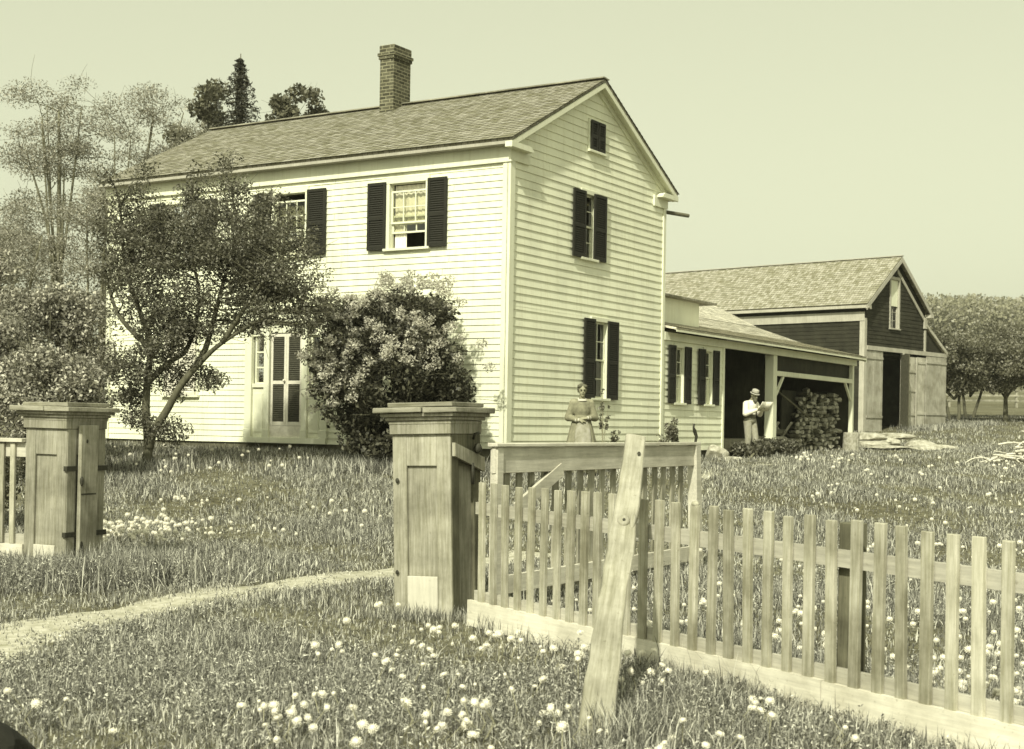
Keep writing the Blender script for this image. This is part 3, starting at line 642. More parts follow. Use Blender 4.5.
def planks(name, fr, u0, u1, z0, z1, n0, parent, zo, mat, k, battens=(), hinge=None, ang=0, label=None):
    mb = MB(fr, zo); w = (u1-u0)/k
    def bx(a, b, c, d, e, f):
        if ang:
            hu = u0 if hinge == 'l' else u1; sg = 1 if hinge == 'l' else -1
            vs = []
            for z in (e, f):
                for y in (c, d):
                    for x in (a, b):
                        dd = abs(x-hu); vs.append((hu+sg*dd*math.cos(ang), n0+dd*math.sin(ang)+(y-n0), z))
            mb.add(vs, [(0,2,3,1), (4,5,7,6), (0,1,5,4), (2,6,7,3), (0,4,6,2), (1,3,7,5)])
        else: mb.box(a, b, c, d, e, f)
    for i in range(k): j = random.uniform(-.004, .004); bx(u0+i*w+.004, u0+(i+1)*w-.004, n0, n0+.03+j, z0+random.uniform(-.01, .02), z1)
    for z in battens: bx(u0+.01, u1-.01, n0+.034, n0+.06, z-.05, z+.05)
    bx(u0+.01, u1-.01, n0-.01, n0-.001, z0+.03, z1-.02)
    o = mb.build(name, mat, parent)
    if label: o['label'] = label
    return o
planks('plank_door', 'G', .17, 1.55, 1.55, 4.80, .02, barn, BZ, M['barndoor'], 7, (2.15, 4.52), label='pale plank barn door slid left of the dark opening')
planks('plank_door', 'G', 2.45, 3.28, 1.58, 4.76, -.05, barn, BZ, M['logbark'], 4, (2.2, 3.2, 4.3), hinge='r', ang=.9, label='dark door standing ajar inside the opening')
mb = bm_('G'); mb.box(3.24, 3.38, -.02, .10, 1.5, 4.82); mb.build('door_post', M['barntrim'], barn)
pd = planks('panel_door', 'G', 3.38, 4.55, 1.60, 4.70, .02, barn, BZ, M['barndoor'], 5, (2.3, 3.3, 4.1), label='patched pale door with four cross battens')
mb = bm_('G'); mb.box(3.38, 3.5, .085, .11, 1.6, 4.7); mb.box(4.43, 4.55, .085, .11, 1.6, 4.7); mb.build('stile', M['barntrim'], pd)
planks('plank_door', 'G', 4.58, BW+.02, 1.62, 4.72, .02, barn, BZ, M['barndoor'], 4, (2.35, 4.5))
planks('plank_door', 'G', BW+.06, BW+lw, 1.58, 4.80, .05, barn, BZ, M['barndoor'], 8, (2.35, 4.55))

# ------------------------------------------------------------------ gate piers
def pier(loc, rz, lean, label, style):
    root = empty('gate_pier', loc, rz); root.rotation_euler = (lean[0], lean[1], rz)
    tag(root, label, 'gate pier', 'panelled wooden gate piers')
    S = .54; H = 1.60
    b = MB(); b.box(.02, S-.02, .02, S-.02, -.15, H); b.build('core', M['pier'], root)
    for fr, mt in (('a', M['pier']), ('b', M['pierdark'] if style == 'R' else M['pier'])):  # right pier's side face: weathering and its shade both put into darker wood
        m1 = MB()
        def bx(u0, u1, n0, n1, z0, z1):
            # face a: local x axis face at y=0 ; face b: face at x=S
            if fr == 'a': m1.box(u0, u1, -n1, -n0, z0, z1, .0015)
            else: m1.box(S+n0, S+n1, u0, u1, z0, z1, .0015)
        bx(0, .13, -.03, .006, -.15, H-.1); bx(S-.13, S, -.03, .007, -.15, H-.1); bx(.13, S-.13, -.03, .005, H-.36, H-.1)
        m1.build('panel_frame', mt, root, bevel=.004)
    b = MB(); b.box(.13, S-.13, -.012, .015, -.15, .33, .001); b.build('kick_board', M['pierlight'], root, bevel=.003)
    # cap: frieze, stepped crown moulding, slabs
    b = MB(); b.box(-.015, S+.015, -.035, S+.015, H-.1, H)
    for i, (e, z0, z1) in enumerate(((.02, H-.02, H+.015), (.04, H+.015, H+.045), (.07, H+.045, H+.075))): b.box(-e, S+e, -e-.02, S+e, z0, z1, .002)
    b.build('crown_moulding', M['pier'], root, bevel=.006)
    b = MB(); b.box(-.12, S*.62, -.13, S+.10, H+.077, H+.125, .004); b.box(S*.625, S+.11, -.12, S+.10, H+.075, H+.12, .004)
    b.build('cap_slab', M['pierx'], root, bevel=.006)
    b = MB(); b.box(-.03, S+.03, -.04, S+.03, H+.127, H+.165, .004); b.build('cap_block', M['pierx'], root, bevel=.006)
    if style == 'R':
        b = MB(); b.add([(S+.022, -.02, H-.28), (S+.022, S, H-.42), (S+.022, S, H-.30), (S+.022, -.02, H-.17), (S+.05, -.02, H-.28), (S+.05, S, H-.42), (S+.05, S, H-.30), (S+.05, -.02, H-.17)], [(0, 1, 2, 3), (4, 5, 6, 7), (0, 1, 5, 4), (3, 2, 6, 7), (0, 3, 7, 4), (1, 2, 6, 5)])
        b.build('nailed_board', M['pier'], root)
        b = MB(); b.ell((S+.07, .36, H-.22), (.035, .04, .045), 12, 8); b.tube([(S+.03, .36, H-.14), (S+.06, .33, H-.10), (S+.06, .40, H-.09)], .012, 6); b.tube([(S+.05, .30, H-.34), (S+.05, .30, H-.52)], .014, 6); b.build('latch_knob', M['iron'], root, smooth=True)
        b = MB(); b.ell((.05, -.022, H-.48), (.018, .008, .022), 10, 6); b.ell((.04, -.022, .36), (.016, .008, .02), 10, 6); b.build('knot_hole', M['iron'], root)
    else:
        for z in (.42, 1.08):
            b = MB(); b.box(S-.02, S+.028, -.024, -.0205, z, z+.05)
            b.box(S+.0225, S+.030, -.03, S+.02, z, z+.05, .001); b.build('hinge_strap', M['iron'], root)
        b = MB(); b.box(S+.032, S+.075, .12, .36, -.12, H-.06, .004); b.build('gate_stop_board', M['pier'], root, bevel=.004)
        b = MB(); b.box(S+.0755, S+.078, .13, .34, .84, .856); b.ell((S+.078, .15, .22), (.004, .035, .16), 10, 8); b.ell((S+.076, .2, 1.38), (.004, .016, .02), 8, 6); b.ell((S+.08, .13, .98), (.02, .02, .05), 8, 6); b.build('iron_pin', M['iron'], root)
    return root
# local x axis runs along the gate line (left to right), y to the yard; origin is the road-side left corner
pa = math.atan2(-.41, .91)
px, py = -.44-.56*.91, 11.47+.56*.41
pR = pier((px, py, gzf(px, py)-.02), pa, (-.0, -.03, 0), 'weathered panelled gate pier between the grass path and the picket fence, leaning left', 'R')
pa2 = math.atan2(-.43, .90)
px2, py2 = -4.42-.56*.90, 14.02+.56*.43
pL = pier((px2, py2, gzf(px2, py2)-.05), pa2, (0, .01, 0), 'weathered panelled gate pier with two iron straps, left of the grass path', 'L')

# ------------------------------------------------------------------ picket fence
fo = Vector((-.27, 11.13)); fd = Vector((.528, -.849)); fa = math.atan2(fd.y, fd.x)
fence = empty('picket_fence', (fo.x, fo.y, 0), fa)
tag(fence, 'pale picket fence with wide white baseboard running from right gate pier past the leaning post', 'fence')
FL = 7.2; x = .16; k = 0; base_picket = None
tops = lambda x: 1.157-.0125*x
while x < FL-.1:
    mb = MB(); w = random.uniform(.031, .036); l = random.uniform(-.016, .016); h = tops(x)+random.uniform(-.016, .010)
    n0 = -.052
    # front face is -y side (towards the road)
    vs = [(x-w, n0, .20), (x+w, n0, .20), (x+w, n0+.03, .20), (x-w, n0+.03, .20), (x-w+l, n0-.002, h), (x+w+l, n0-.002, h-random.uniform(-.004, .006)), (x+w+l, n0+.028, h), (x-w+l, n0+.028, h)]
    mb.add(vs, [(0, 1, 2, 3), (4, 5, 6, 7), (0, 1, 5, 4), (2, 3, 7, 6), (0, 3, 7, 4), (1, 2, 6, 5)])
    if k == 15: mb.ell((x+l, n0+.012, h+.006), (w*1.05, .02, .02), 10, 6)
    mb.build('picket', M['picket'], fence, bevel=.003); k += 1; x += random.uniform(.162, .180)
def rail(x0, x1, z0, z1, y0, y1, name, mat, zf=0):
    mb = MB(); n = 10
    for i in range(n):
        a = x0+(x1-x0)*i/n; b = x0+(x1-x0)*(i+1)/n
        A = [(a, y0, z0-zf*a), (a, y1, z0-zf*a), (a, y1, z1-zf*a), (a, y0, z1-zf*a)]; B = [(b, y0, z0-zf*b), (b, y1, z0-zf*b), (b, y1, z1-zf*b), (b, y0, z1-zf*b)]
        f = [(0, 1, 5, 4), (1, 2, 6, 5), (2, 3, 7, 6), (3, 0, 4, 7)]
        if i == 0: f.append((0, 3, 2, 1))
        if i == n-1: f.append((4, 5, 6, 7))
        mb.add(A+B, f)
    return mb.build(name, mat, fence)
rail(.02, FL, .89, .985, -.02, .018, 'top_rail', M['railx'], .011)
rail(.02, FL, .20, .29, -.02, .018, 'bottom_rail', M['railx'])
rail(-.02, 3.885, .01, .212, -.058, -.024, 'baseboard', M['base'])
rail(3.895, FL, .0, .207, -.062, -.026, 'baseboard', M['base'])
for a in (3.98, 6.6):
    mb = MB(); mb.box(a-.06, a+.06, .02, .13, -.3, 1.09, .004); mb.build('fence_post', M['pierdark'], fence, bevel=.006)
# little dowels of the broken third picket
# left fence
lo = Vector((px2, py2)); ld = Vector((-.90, .43)); la = math.atan2(-ld.y, -ld.x)
LF = 2.6; lorig = lo+ld*LF
lf = empty('picket_fence', (lorig.x, lorig.y, gzf(lorig.x, lorig.y)), la)
tag(lf, 'short picket fence with flat top rail ending at left gate pier', 'fence')
b = MB(); b.box(0, LF, -.06, .08, 1.27, 1.31); b.box(0, LF, .0, .05, 1.12, 1.27); b.build('top_rail', M['railx'], lf, bevel=.004)
b = MB(); b.box(0, LF, .0, .05, .22, .34); b.build('bottom_rail', M['railx'], lf)
b = MB(); b.box(0, LF, -.03, -.002, -.06, .24); b.build('baseboard', M['base'], lf)
x = .05
while x < LF-.05:
    b = MB(); b.box(x, x+.062, -.032, -.002, .242, 1.265, .002); b.build('picket', M['picket'], lf, bevel=.003); x += .148

# ------------------------------------------------------------------ gate, swung open into the yard
g0 = Vector((-.16, 11.95)); g1 = Vector((2.02, 15.5)); gd = (g1-g0).normalized(); GLn = (g1-g0).length
gate = empty('gate', (g0.x, g0.y, 0), math.atan2(gd.y, gd.x))
tag(gate, 'weathered plank gate swung open into the yard behind the picket fence', 'gate')
b = MB(); b.box(0, GLn, -.03, .01, 1.18, 1.405, .003); b.build('top_board', M['gatew'], gate, bevel=.004)
b = MB(); b.box(-.02, GLn+.02, -.06, .04, 1.408, 1.44, .003); b.build('cap_rail', M['gatew'], gate, bevel=.004)
b = MB(); b.box(0.02, GLn-.05, -.02, .01, .14, .30, .003); b.build('bottom_board', M['gatew'], gate, bevel=.004)
b = MB(); b.bar((.35, -.025, .86), (1.15, -.025, 1.20), .03, .12, (0, 0, 1)); b.build('brace', M['gatew'], gate)
b = MB(); b.add([(GLn-.10, -.06, 1.41), (GLn+.02, -.06, 1.41), (GLn+.02, .05, 1.41), (GLn-.10, .05, 1.41), (GLn-.02, -.06, .04), (GLn+.14, -.06, .04), (GLn+.14, .05, .04), (GLn-.02, .05, .04)], [(3, 2, 1, 0), (4, 5, 6, 7), (0, 1, 5, 4), (1, 2, 6, 5), (2, 3, 7, 6), (3, 0, 4, 7)]); b.build('end_stile', M['gatew'], gate, bevel=.005)
b = MB(); b.box(.01, .11, -.045, .03, .04, 1.40); b.build('hinge_stile', M['gatew'], gate, bevel=.004)
x = .22
while x < GLn-.2:
    b = MB(); h = random.uniform(.0, .03); b.box(x, x+.085, .012, .036, .10, 1.19+h, .003); b.build('picket', M['gatez'], gate); x += random.uniform(.20, .24)
b = MB(); b.tube([(GLn+.0, .0, 1.43), (GLn+.03, .0, 1.50), (GLn-.02, .0, 1.56), (GLn-.05, .0, 1.60), (GLn-.04, .0, 1.64)], [.014, .018, .022, .012, .014], 8); b.build('hook', M['iron'], gate, smooth=True)

# ------------------------------------------------------------------ leaning post
def tapered_plank(name, p, q, w0, w1, t0, t1, mat, side, seg=14, rough=.006):
    p, q = Vector(p), Vector(q); d = (q-p).normalized(); sx = Vector(side); sx = (sx-d*sx.dot(d)).normalized(); sy = d.cross(sx)
    mb = MB(); vs = []
    for i in range(seg+1):
        t = i/seg; c = p.lerp(q, t); w = (w0+(w1-w0)*t)/2; h = (t0+(t1-t0)*t)/2
        J = lambda: random.uniform(-rough, rough)
        for a, b2 in ((-1, -1), (-.3, -1.04), (1, -1), (1, 1), (-1, 1)): vs.append(tuple(c+sx*(a*w+J())+sy*(b2*h+J())))
    n = 5; fs = [(i*n+k, i*n+(k+1) % n, (i+1)*n+(k+1) % n, (i+1)*n+k) for i in range(seg) for k in range(n)]+[tuple(range(n)), tuple(range(seg*n, seg*n+n))[::-1]]
    mb.add(vs, fs); return mb
pfoot = Vector((.42, 7.06, -.05)); ptop = Vector((.83, 9.42, 1.50)); pv = ptop-pfoot
lp = empty('leaning_post', (pfoot.x, pfoot.y, -.05)); tag(lp, 'thick weathered post leaning against the picket fence in front of it', 'post')
px_ = Vector((1, .15, 0)); pz_ = pv.normalized(); px_ = (px_-pz_*px_.dot(pz_)).normalized(); py_ = pz_.cross(px_)
lp.rotation_euler = Matrix((px_, py_, pz_)).transposed().to_euler()
b = tapered_plank('post', (0, 0, 0), (0, 0, pv.length), .175, .135, .13, .12, None, (1, 0, 0), 18, .008); b.build('shaft', M['post'], lp, bevel=.008)
PLn = pv.length
b = MB(); b.ell((-.005, -.062, PLn*.66), (.04, .025, .05), 12, 8); b.ell((.05, -.062, PLn*.665), (.02, .02, .08), 10, 8); b.build('knot', M['post'], lp, smooth=True)
b = MB(); b.ell((-.005, -.075, PLn*.655), (.014, .014, .018), 10, 6); b.ell((.03, -.064, PLn*.92), (.012, .006, .022), 10, 6); b.build('knot_hole', M['iron'], lp)

# ------------------------------------------------------------------ foliage tools
def leaves(centers, rad, n, size, seed, flat=(1, 1, 1), aspect=.55, up=0.0):
    """diamond leaves round clump centres"""
    r = np.random.default_rng(seed); centers = np.asarray(centers, dtype=float); k = len(centers)
    idx = r.integers(0, k, n); rr = np.asarray(rad) if hasattr(rad, '__len__') else np.full(k, rad)
    d = r.normal(size=(n, 3)); d /= np.linalg.norm(d, axis=1)[:, None]; q = r.random(n)**.45
    c = centers[idx]+d*(q*rr[idx])[:, None]*np.array(flat)
    a = r.normal(size=(n, 3)); a[:, 2] += up; a /= np.linalg.norm(a, axis=1)[:, None]
    b = r.normal(size=(n, 3)); b -= a*(a*b).sum(1)[:, None]; b /= np.linalg.norm(b, axis=1)[:, None]
    s = size*r.uniform(.6, 1.3, n)[:, None]; nn = np.cross(a, b)*s*.12
    V = np.stack([c-a*s, c+b*s*aspect+nn, c+a*s, c-b*s*aspect+nn], 1).reshape(-1, 3)
    Q = np.arange(4*n).reshape(n, 4); return V, Q
def limb(mb, p, q, r0, r1, sag=.12, n=6, seed=0, seg=7):
    rr = random.Random(seed); p, q = Vector(p), Vector(q); L = (q-p).length; m = (p+q)/2+Vector((rr.uniform(-1, 1), rr.uniform(-1, 1), rr.uniform(.2, 1)))*L*sag
    pts = []; rad = []
    for i in range(seg+1):
        t = i/seg; pts.append(p*(1-t)**2+m*2*t*(1-t)+q*t*t+Vector((rr.uniform(-1, 1), rr.uniform(-1, 1), rr.uniform(-1, 1)))*L*.012*(0 < i < seg)); rad.append(r0+(r1-r0)*t)
    mb.tube(pts, rad, n); return pts
def tree(name, loc, trunk, clumps, leaf, bark, label, cat, group=None, nleaf=9000, size=.05, crad=.35, r0=.12, seed=1, flat=(1, 1, .8), limbs=True, extra=None, twigs=True):
    """trunk: list of polylines [(pts, r0, r1)]; clumps: centres in local coords"""
    root = empty(name, loc); tag(root, label, cat, group)
    mb = MB(); nodes = []
    for pts, a, b in trunk:
        P = [Vector(p) for p in catm(pts, 6)]; mb.tube([tuple(p) for p in P], [a+(b-a)*i/(len(P)-1) for i in range(len(P))], 10); nodes += [(p, a+(b-a)*i/(len(P)-1)) for i, p in enumerate(P)]
    if limbs:
        for i, c in enumerate(clumps):
            c = Vector(c); cand = [nd for nd in nodes if nd[0].z < c.z+.1 and nd[0].z > .25*max(x[0].z for x in nodes)] or nodes
            nd = min(cand, key=lambda nd: (nd[0]-c).length+.3*abs((nd[0].z+.35*(c-nd[0]).length)-c.z))
            rr0 = min(nd[1]*.6, .006+.018*(nd[0]-c).length)
            limb(mb, nd[0], c, max(.008, rr0), .005, .14, 5, seed*100+i)
            if twigs:
                rr = random.Random(i*7+seed)
                for _ in range(3): limb(mb, c.lerp(nd[0], rr.uniform(0, .3)), c+Vector((rr.gauss(0, 1), rr.gauss(0, 1), rr.gauss(.2, .7)))*crad*.9, .006, .003, .1, 4, i+_, 3)
    mb.build('trunk', bark, root, smooth=True)
    V, Q = leaves(clumps, crad, nleaf, size, seed, flat); npmesh('crown', V, Q, mat=leaf, parent=root)
    if extra:
        nm, mat, cl, rd, n, sz = extra; V, Q = leaves(cl, rd, n, sz, seed+50, flat); npmesh(nm, V, Q, mat=mat, parent=root)
    return root
def catm(pts, n):
    P = [np.array(p, dtype=float) for p in pts]; P = [2*P[0]-P[1]]+P+[2*P[-1]-P[-2]]; out = []
    for i in range(1, len(P)-2):
        for t in np.linspace(0, 1, n, endpoint=False):
            a, b, c, d = P[i-1:i+3]; out.append(.5*((2*b)+(-a+c)*t+(2*a-5*b+4*c-d)*t*t+(-a+3*b-3*c+d)*t**3))
    out.append(P[-2]); return out
def inell(n, c, r, seed, shell=0.0):
    g = np.random.default_rng(seed); d = g.normal(size=(n, 3)); d /= np.linalg.norm(d, axis=1)[:, None]; q = (shell+(1-shell)*g.random(n))**(1/2.2)
    return np.array(c)+d*q[:, None]*np.array(r)

# ---- front-yard tree (forked, dark leaves)
tx, ty = -6.37, 24.6; tz = gzf(tx, ty)
Y0 = tz
tr = [([(.05, 0, -.2), (0, 0, 0), (.02, 0, .45), (-.03, 0, 1.0), (-.02, .05, 1.6), (.0, .1, 2.2), (-.25, .1, 2.9), (-.5, .2, 3.6), (-.62, .3, 4.6)], .10, .02),
      ([(.03, 0, .35), (.12, -.05, .62), (.38, -.1, 1.05), (.62, -.2, 1.45), (.95, -.2, 1.85), (1.35, -.3, 2.2), (2.0, -.3, 2.6), (2.7, -.2, 2.85)], .085, .02),
      ([(.62, -.2, 1.45), (.95, .0, 2.0), (1.1, .1, 2.6), (1.25, .2, 3.3), (1.5, .2, 4.2)], .065, .02),
      ([(-.02, .05, 1.5), (.3, .2, 1.85), (.62, .3, 2.15), (.8, .3, 3.0), (.6, .3, 4.0)], .06, .02),
      ([(-.01, .1, 2.1), (-.55, .0, 2.7), (-.8, -.1, 3.6)], .05, .02),
      ([(1.35, -.3, 2.2), (1.9, -.5, 3.0), (2.4, -.5, 3.7)], .05, .02)]
g = np.random.default_rng(3)
cl = np.concatenate([inell(150, (1.2, .1, 3.6), (1.85, 1.35, 1.25), 11), inell(60, (-.25, .1, 3.6), (.75, .9, 1.55), 12), inell(50, (2.25, -.2, 3.0), (1.0, .9, .8), 13), inell(24, (.6, .1, 2.6), (.85, .6, .45), 17),
     *[np.array([(x0, yy, z) for z in np.arange(3.6, zt, .16)])+g.normal(0, .08, (len(np.arange(3.6, zt, .16)), 3)) for x0, yy, zt in ((-.72, 0, 5.1), (-.45, .3, 4.7), (-.2, .2, 5.35), (.2, .1, 4.7), (.5, .2, 5.0), (.8, .2, 5.25), (1.25, .3, 5.4), (1.6, .0, 5.2), (2.0, .2, 4.95), (2.35, 0, 4.7), (2.75, 0, 4.35))]])
low = np.concatenate([inell(26, (-.30, -.1, 1.40), (.55, .5, .95), 14), inell(14, (.45, -.3, 2.2), (.5, .3, .5), 19), inell(7, (.35, .2, 1.55), (.3, .3, .3), 15), inell(6, (1.05, -.1, 1.6), (.35, .3, .18), 16), inell(8, (.25, .0, .6), (.55, .4, .3), 18)])
tree('yard_tree', (tx, ty, tz), tr, cl, M['leaf'], M['bark'], 'forked yard tree with dark leaves standing before the left half of house front', 'tree', nleaf=52000, size=.029, crad=.28, seed=4,
     extra=('low_shoots', M['leaf'], low, .22, 11500, .028))
# ---- big flowering shrub
sx, sy = -2.27, 25.3; sz = gzf(sx, sy)
cl = np.concatenate([inell(85, (.0, .1, 1.75), (1.45, 1.2, 1.25), 21, .3), inell(22, (.55, .1, 2.55), (.65, .7, .55), 22, .3), inell(16, (-.65, 0, 2.3), (.7, .7, .5), 23, .3), inell(40, (.35, 0, .65), (1.15, 1.0, .6), 24, .3), inell(8, (1.35, -.1, 1.35), (.25, .4, .3), 25)])
cl[:, 0] *= .88
gb = np.random.default_rng(8)
bl = cl[(cl[:, 2] > 1.25)]; bl = np.concatenate([bl+gb.normal(0, .2, bl.shape) for _ in range(4)]); cc = np.array((0, .1, 1.2)); dd = bl-cc; ln = np.linalg.norm(dd, axis=1)[:, None]; bl = bl+dd/ln*.24; bl = bl[(bl[:, 1] < .5) | (bl[:, 2] > 2.2)]; bl = bl[(bl[:, 2] > 1.75) | (bl[:, 0] < -.3)]
tk = [([(dx*.2, dy*.2, -.1), (dx*.5, dy*.5, .6), (dx, dy, 1.6)], .05, .02) for dx, dy in ((-.7, 0), (-.3, .4), (.2, -.2), (.5, .3), (.8, -.1))]
tree('flowering_shrub', (sx, sy, sz), tk, cl, M['leafshrub'], M['bark'], 'big rounded shrub with pale blossoms growing against the house front beside the louvered door', 'shrub', nleaf=42000, size=.045, crad=.33, seed=6,
     extra=('blossoms', M['blossom'], bl, .13, 26000, .026))

# ---- lilac mass and tall pale trees at the left
def lilac(x, y, h, w, seed, label, mat='leaflilac', n=26000, sz=.035):
    z = gzf(x, y); cl = np.concatenate([inell(50, (0, 0, h*.55), (w, w*.8, h*.45), seed, .3), inell(14, (w*.3, 0, h*.85), (w*.5, w*.5, h*.2), seed+1)])
    tk = [([(dx*.2, dy*.2, -.1), (dx*.5, dy*.5, h*.3), (dx, dy, h*.6)], .05, .02) for dx, dy in ((-.5, 0), (.1, .4), (.5, -.2))]
    return tree('lilac_bush', (x, y, z), tk, cl, M[mat], M['bark'], label, 'bush', 'lilac bushes left of the house', nleaf=n, size=sz, crad=.38, seed=seed)
lilac(-7.6, 22.6, 2.0, .95, 31, 'rounded pale lilac bush just above the left gate pier')
lilac(-9.0, 23.4, 2.5, 1.15, 33, 'pale lilac bush at left edge above the low fence')
lilac(-8.5, 25.6, 3.2, 1.2, 35, 'taller lilac bush touching the left corner of the house')
lilac(-10.6, 26.5, 4.0, 1.6, 37, 'large lilac bush farthest left behind the others', n=34000)
lilac(-6.75, 17.6, 1.15, .5, 39, 'small dark bush at the photo\'s left edge behind the low fence', 'leafmid', 5000, .035)
def tall_tree(x, y, h, seed, label, nl, lean=0, spread=1.2, mat='leafpale', bark='barkpale', group='tall slender trees left of the house'):
    z = gzf(x, y); rr = random.Random(seed)
    tk = [([(0, 0, -.2), (.03, 0, h*.25), (lean*.4, 0, h*.55), (lean, 0, h*.9)], .13, .03)]
    for k in range(6):
        a = rr.uniform(0, 6.28); t0 = rr.uniform(.22, .5); s = rr.uniform(.5, 1)*spread
        tk.append(([(lean*t0*.5, 0, h*t0), (lean*t0+.45*s*math.cos(a), .45*s*math.sin(a), h*(t0+.2)), (lean+s*math.cos(a), s*math.sin(a), h*rr.uniform(.7, .95))], .05, .015))
    q = np.random.default_rng(seed); cl = np.concatenate([np.array((lean, 0, h*.84))+q.normal(0, 1, (34, 3))*np.array((spread*.62, spread*.6, h*.07)), np.array((lean*.6, 0, h*.58))+q.normal(0, 1, (24, 3))*np.array((spread*.8, spread*.7, h*.15))]); cl[:, 2] = np.clip(cl[:, 2], h*.2, h*.98)
    return tree('slender_tree', (x, y, z), tk, cl, M[mat], M[bark], label, 'tree', group, nleaf=int(nl*2.4), size=.03, crad=.5, seed=seed, flat=(1.15, 1.1, .5))
tall_tree(-11.45, 35.5, 9.2, 41, 'tallest slender pale tree left of the house, bare trunk below a thin crown', 7500, -.1, 1.05)
tall_tree(-11.0, 39.5, 10.0, 43, 'slender pale tree rising beside the far left end of the roof', 7500, .8, 1.2)
tall_tree(-13.6, 37.0, 6.6, 45, 'shorter pale tree at the far left edge of the yard', 6500, 0, 1.5)
tall_tree(-9.6, 32.6, 6.2, 49, 'thin pale tree close to the left corner of the house', 6500, .3, 1.2)
tall_tree(-12.3, 33.5, 5.2, 47, 'low pale tree in front of the tallest slender tree', 7500, 0, 1.6)
# ---- trees behind the roof
def round_tree(name, x, y, top, w, seed, label, mat, n, size=.11, group=None, trunkh=.35, crad=.6, hr=.33, k=42):
    z = gzf(x, y); h = top-z; rr = random.Random(seed)
    tk = [([(0, 0, -.2), (.05, 0, h*trunkh), (0, .1, h*.8)], .02*h, .02)]
    for i in range(4): a = i*1.6+rr.uniform(0, 1); tk.append(([(0, 0, h*trunkh*.8), (w*.35*math.cos(a), w*.35*math.sin(a), h*.6), (w*.7*math.cos(a), w*.7*math.sin(a), h*.75)], .01*h, .02))
    cl = inell(k, (0, 0, h*(1-hr)), (w, w, h*hr*.95), seed, .25)
    return tree(name, (x, y, z), tk, cl, M[mat], M['bark'], label, 'tree', group, nleaf=n, size=size, crad=crad, seed=seed)
round_tree('leafy_tree', -11.05, 50, 14.5, 1.3, 51, 'dark leafy tree behind the roof, left of the pointed spruce', 'leafmid', 11000, size=.09, crad=.5)
round_tree('leafy_tree', -7.75, 48, 14.05, 1.35, 53, 'loose leafy tree behind the roof, right of the pointed spruce', 'leafmid', 7500, size=.09, crad=.42)
# spruce
spx, spy = -9.65, 49; spz = gzf(spx, spy); sh = 14.35-spz
root = empty('spruce_tree', (spx, spy, spz)); tag(root, 'dark pointed spruce rising behind the house roof', 'tree')
mb = MB(); mb.tube([(0, 0, -.2), (0, 0, sh*.5), (0, 0, sh)], [.2, .12, .015], 8)
cs = []; rs = []; rr = random.Random(9)
z = sh*.2
while z < sh-.1:
    L = .05+(sh-z)*.36; nb = 12
    for k in range(nb):
        a = rr.uniform(0, 6.28); l = L*rr.uniform(.45, 1.2); e = Vector((l*math.cos(a), l*math.sin(a), z-.22*l)); mb.tube([(0, 0, z), tuple(e*.5+Vector((0, 0, z*.5+.03))), tuple(e)], [.02, .012, .005], 4)
        for t in np.linspace(.15, 1, max(2, int(l/.22))): cs.append((e.x*t, e.y*t, z-.22*l*t-.05)); rs.append(min(.10+.10*(1-t)+.04*l, .035+.11*(sh-z)))
    z += .15
mb.build('trunk', M['bark'], root); V, Q = leaves(cs, rs, 60000, .065, 77, (1, 1, .7), .3); npmesh('crown', V, Q, mat=M['spruce'], parent=root)
# ---- orchard at the right
for i, (x, y, top, w, lb) in enumerate([(20.7, 66.0, 6.2, 1.7, 'orchard tree nearest the barn lean-to'), (23.3, 66.5, 6.5, 2.0, 'orchard tree with a thick dark trunk, second from the barn'), (25.6, 65.5, 6.4, 2.0, 'orchard tree at the photo\'s right edge'),
        (23.4, 72.0, 6.7, 2.2, 'orchard tree in the second row behind the thick-trunked one'), (27.0, 72.0, 6.9, 2.3, 'orchard tree of the second row, farthest right'), (19.8, 71.5, 6.5, 1.9, 'orchard tree half hidden by the barn roof edge')]):
    z = gzf(x, y); h = top-z; rr = random.Random(60+i)
    tk = []
    for j in range(2 if i != 1 else 1):
        o = -.25+.5*j if i != 1 else 0
        tk.append(([(o*.6, 0, -.2), (o, 0, .3), (o*1.6+rr.uniform(-.2, .2), rr.uniform(-.2, .2), h*.3), (o*3.2, 0, h*.55)], .15 if i == 1 else .09, .05))
    for j in range(4): a = rr.uniform(0, 6.28); tk.append(([(0, 0, h*.25), (.7*math.cos(a), .7*math.sin(a), h*.42), (1.3*math.cos(a), 1.3*math.sin(a), h*.62)], .06, .02))
    q = np.random.default_rng(160+i); cl = np.concatenate([np.array((0, 0, h*.70))+np.clip(q.normal(0, .55, (62, 3)), -1.1, 1.1)*np.array((w, w*.9, h*.27)), inell(8, (0, 0, h*.45), (w*.8, w*.7, h*.08), 90+i)])
    tree('orchard_tree', (x, y, z), tk, cl, M['leaforch'], M['bark'], 'leafy '+lb, 'tree', 'orchard trees right of the barn', nleaf=17000, size=.075, crad=.6, seed=60+i)
# ---- forest on the far hill
r = np.random.default_rng(90); cs = []; rs = []
for _ in range(900):
    y = r.uniform(310, 430); x = y*r.uniform(.10, .62); h = r.uniform(5, 9); cs.append((x, y, gzf(x, y)+h*.55)); rs.append(h*.5)
V, Q = leaves(cs, rs, 330000, .42, 91, (1, 1, 1.05), .7)
tag(npmesh('forest', V, Q, mat=M['forest']), 'hazy wooded ridge beyond the orchard', 'forest', kind='stuff')
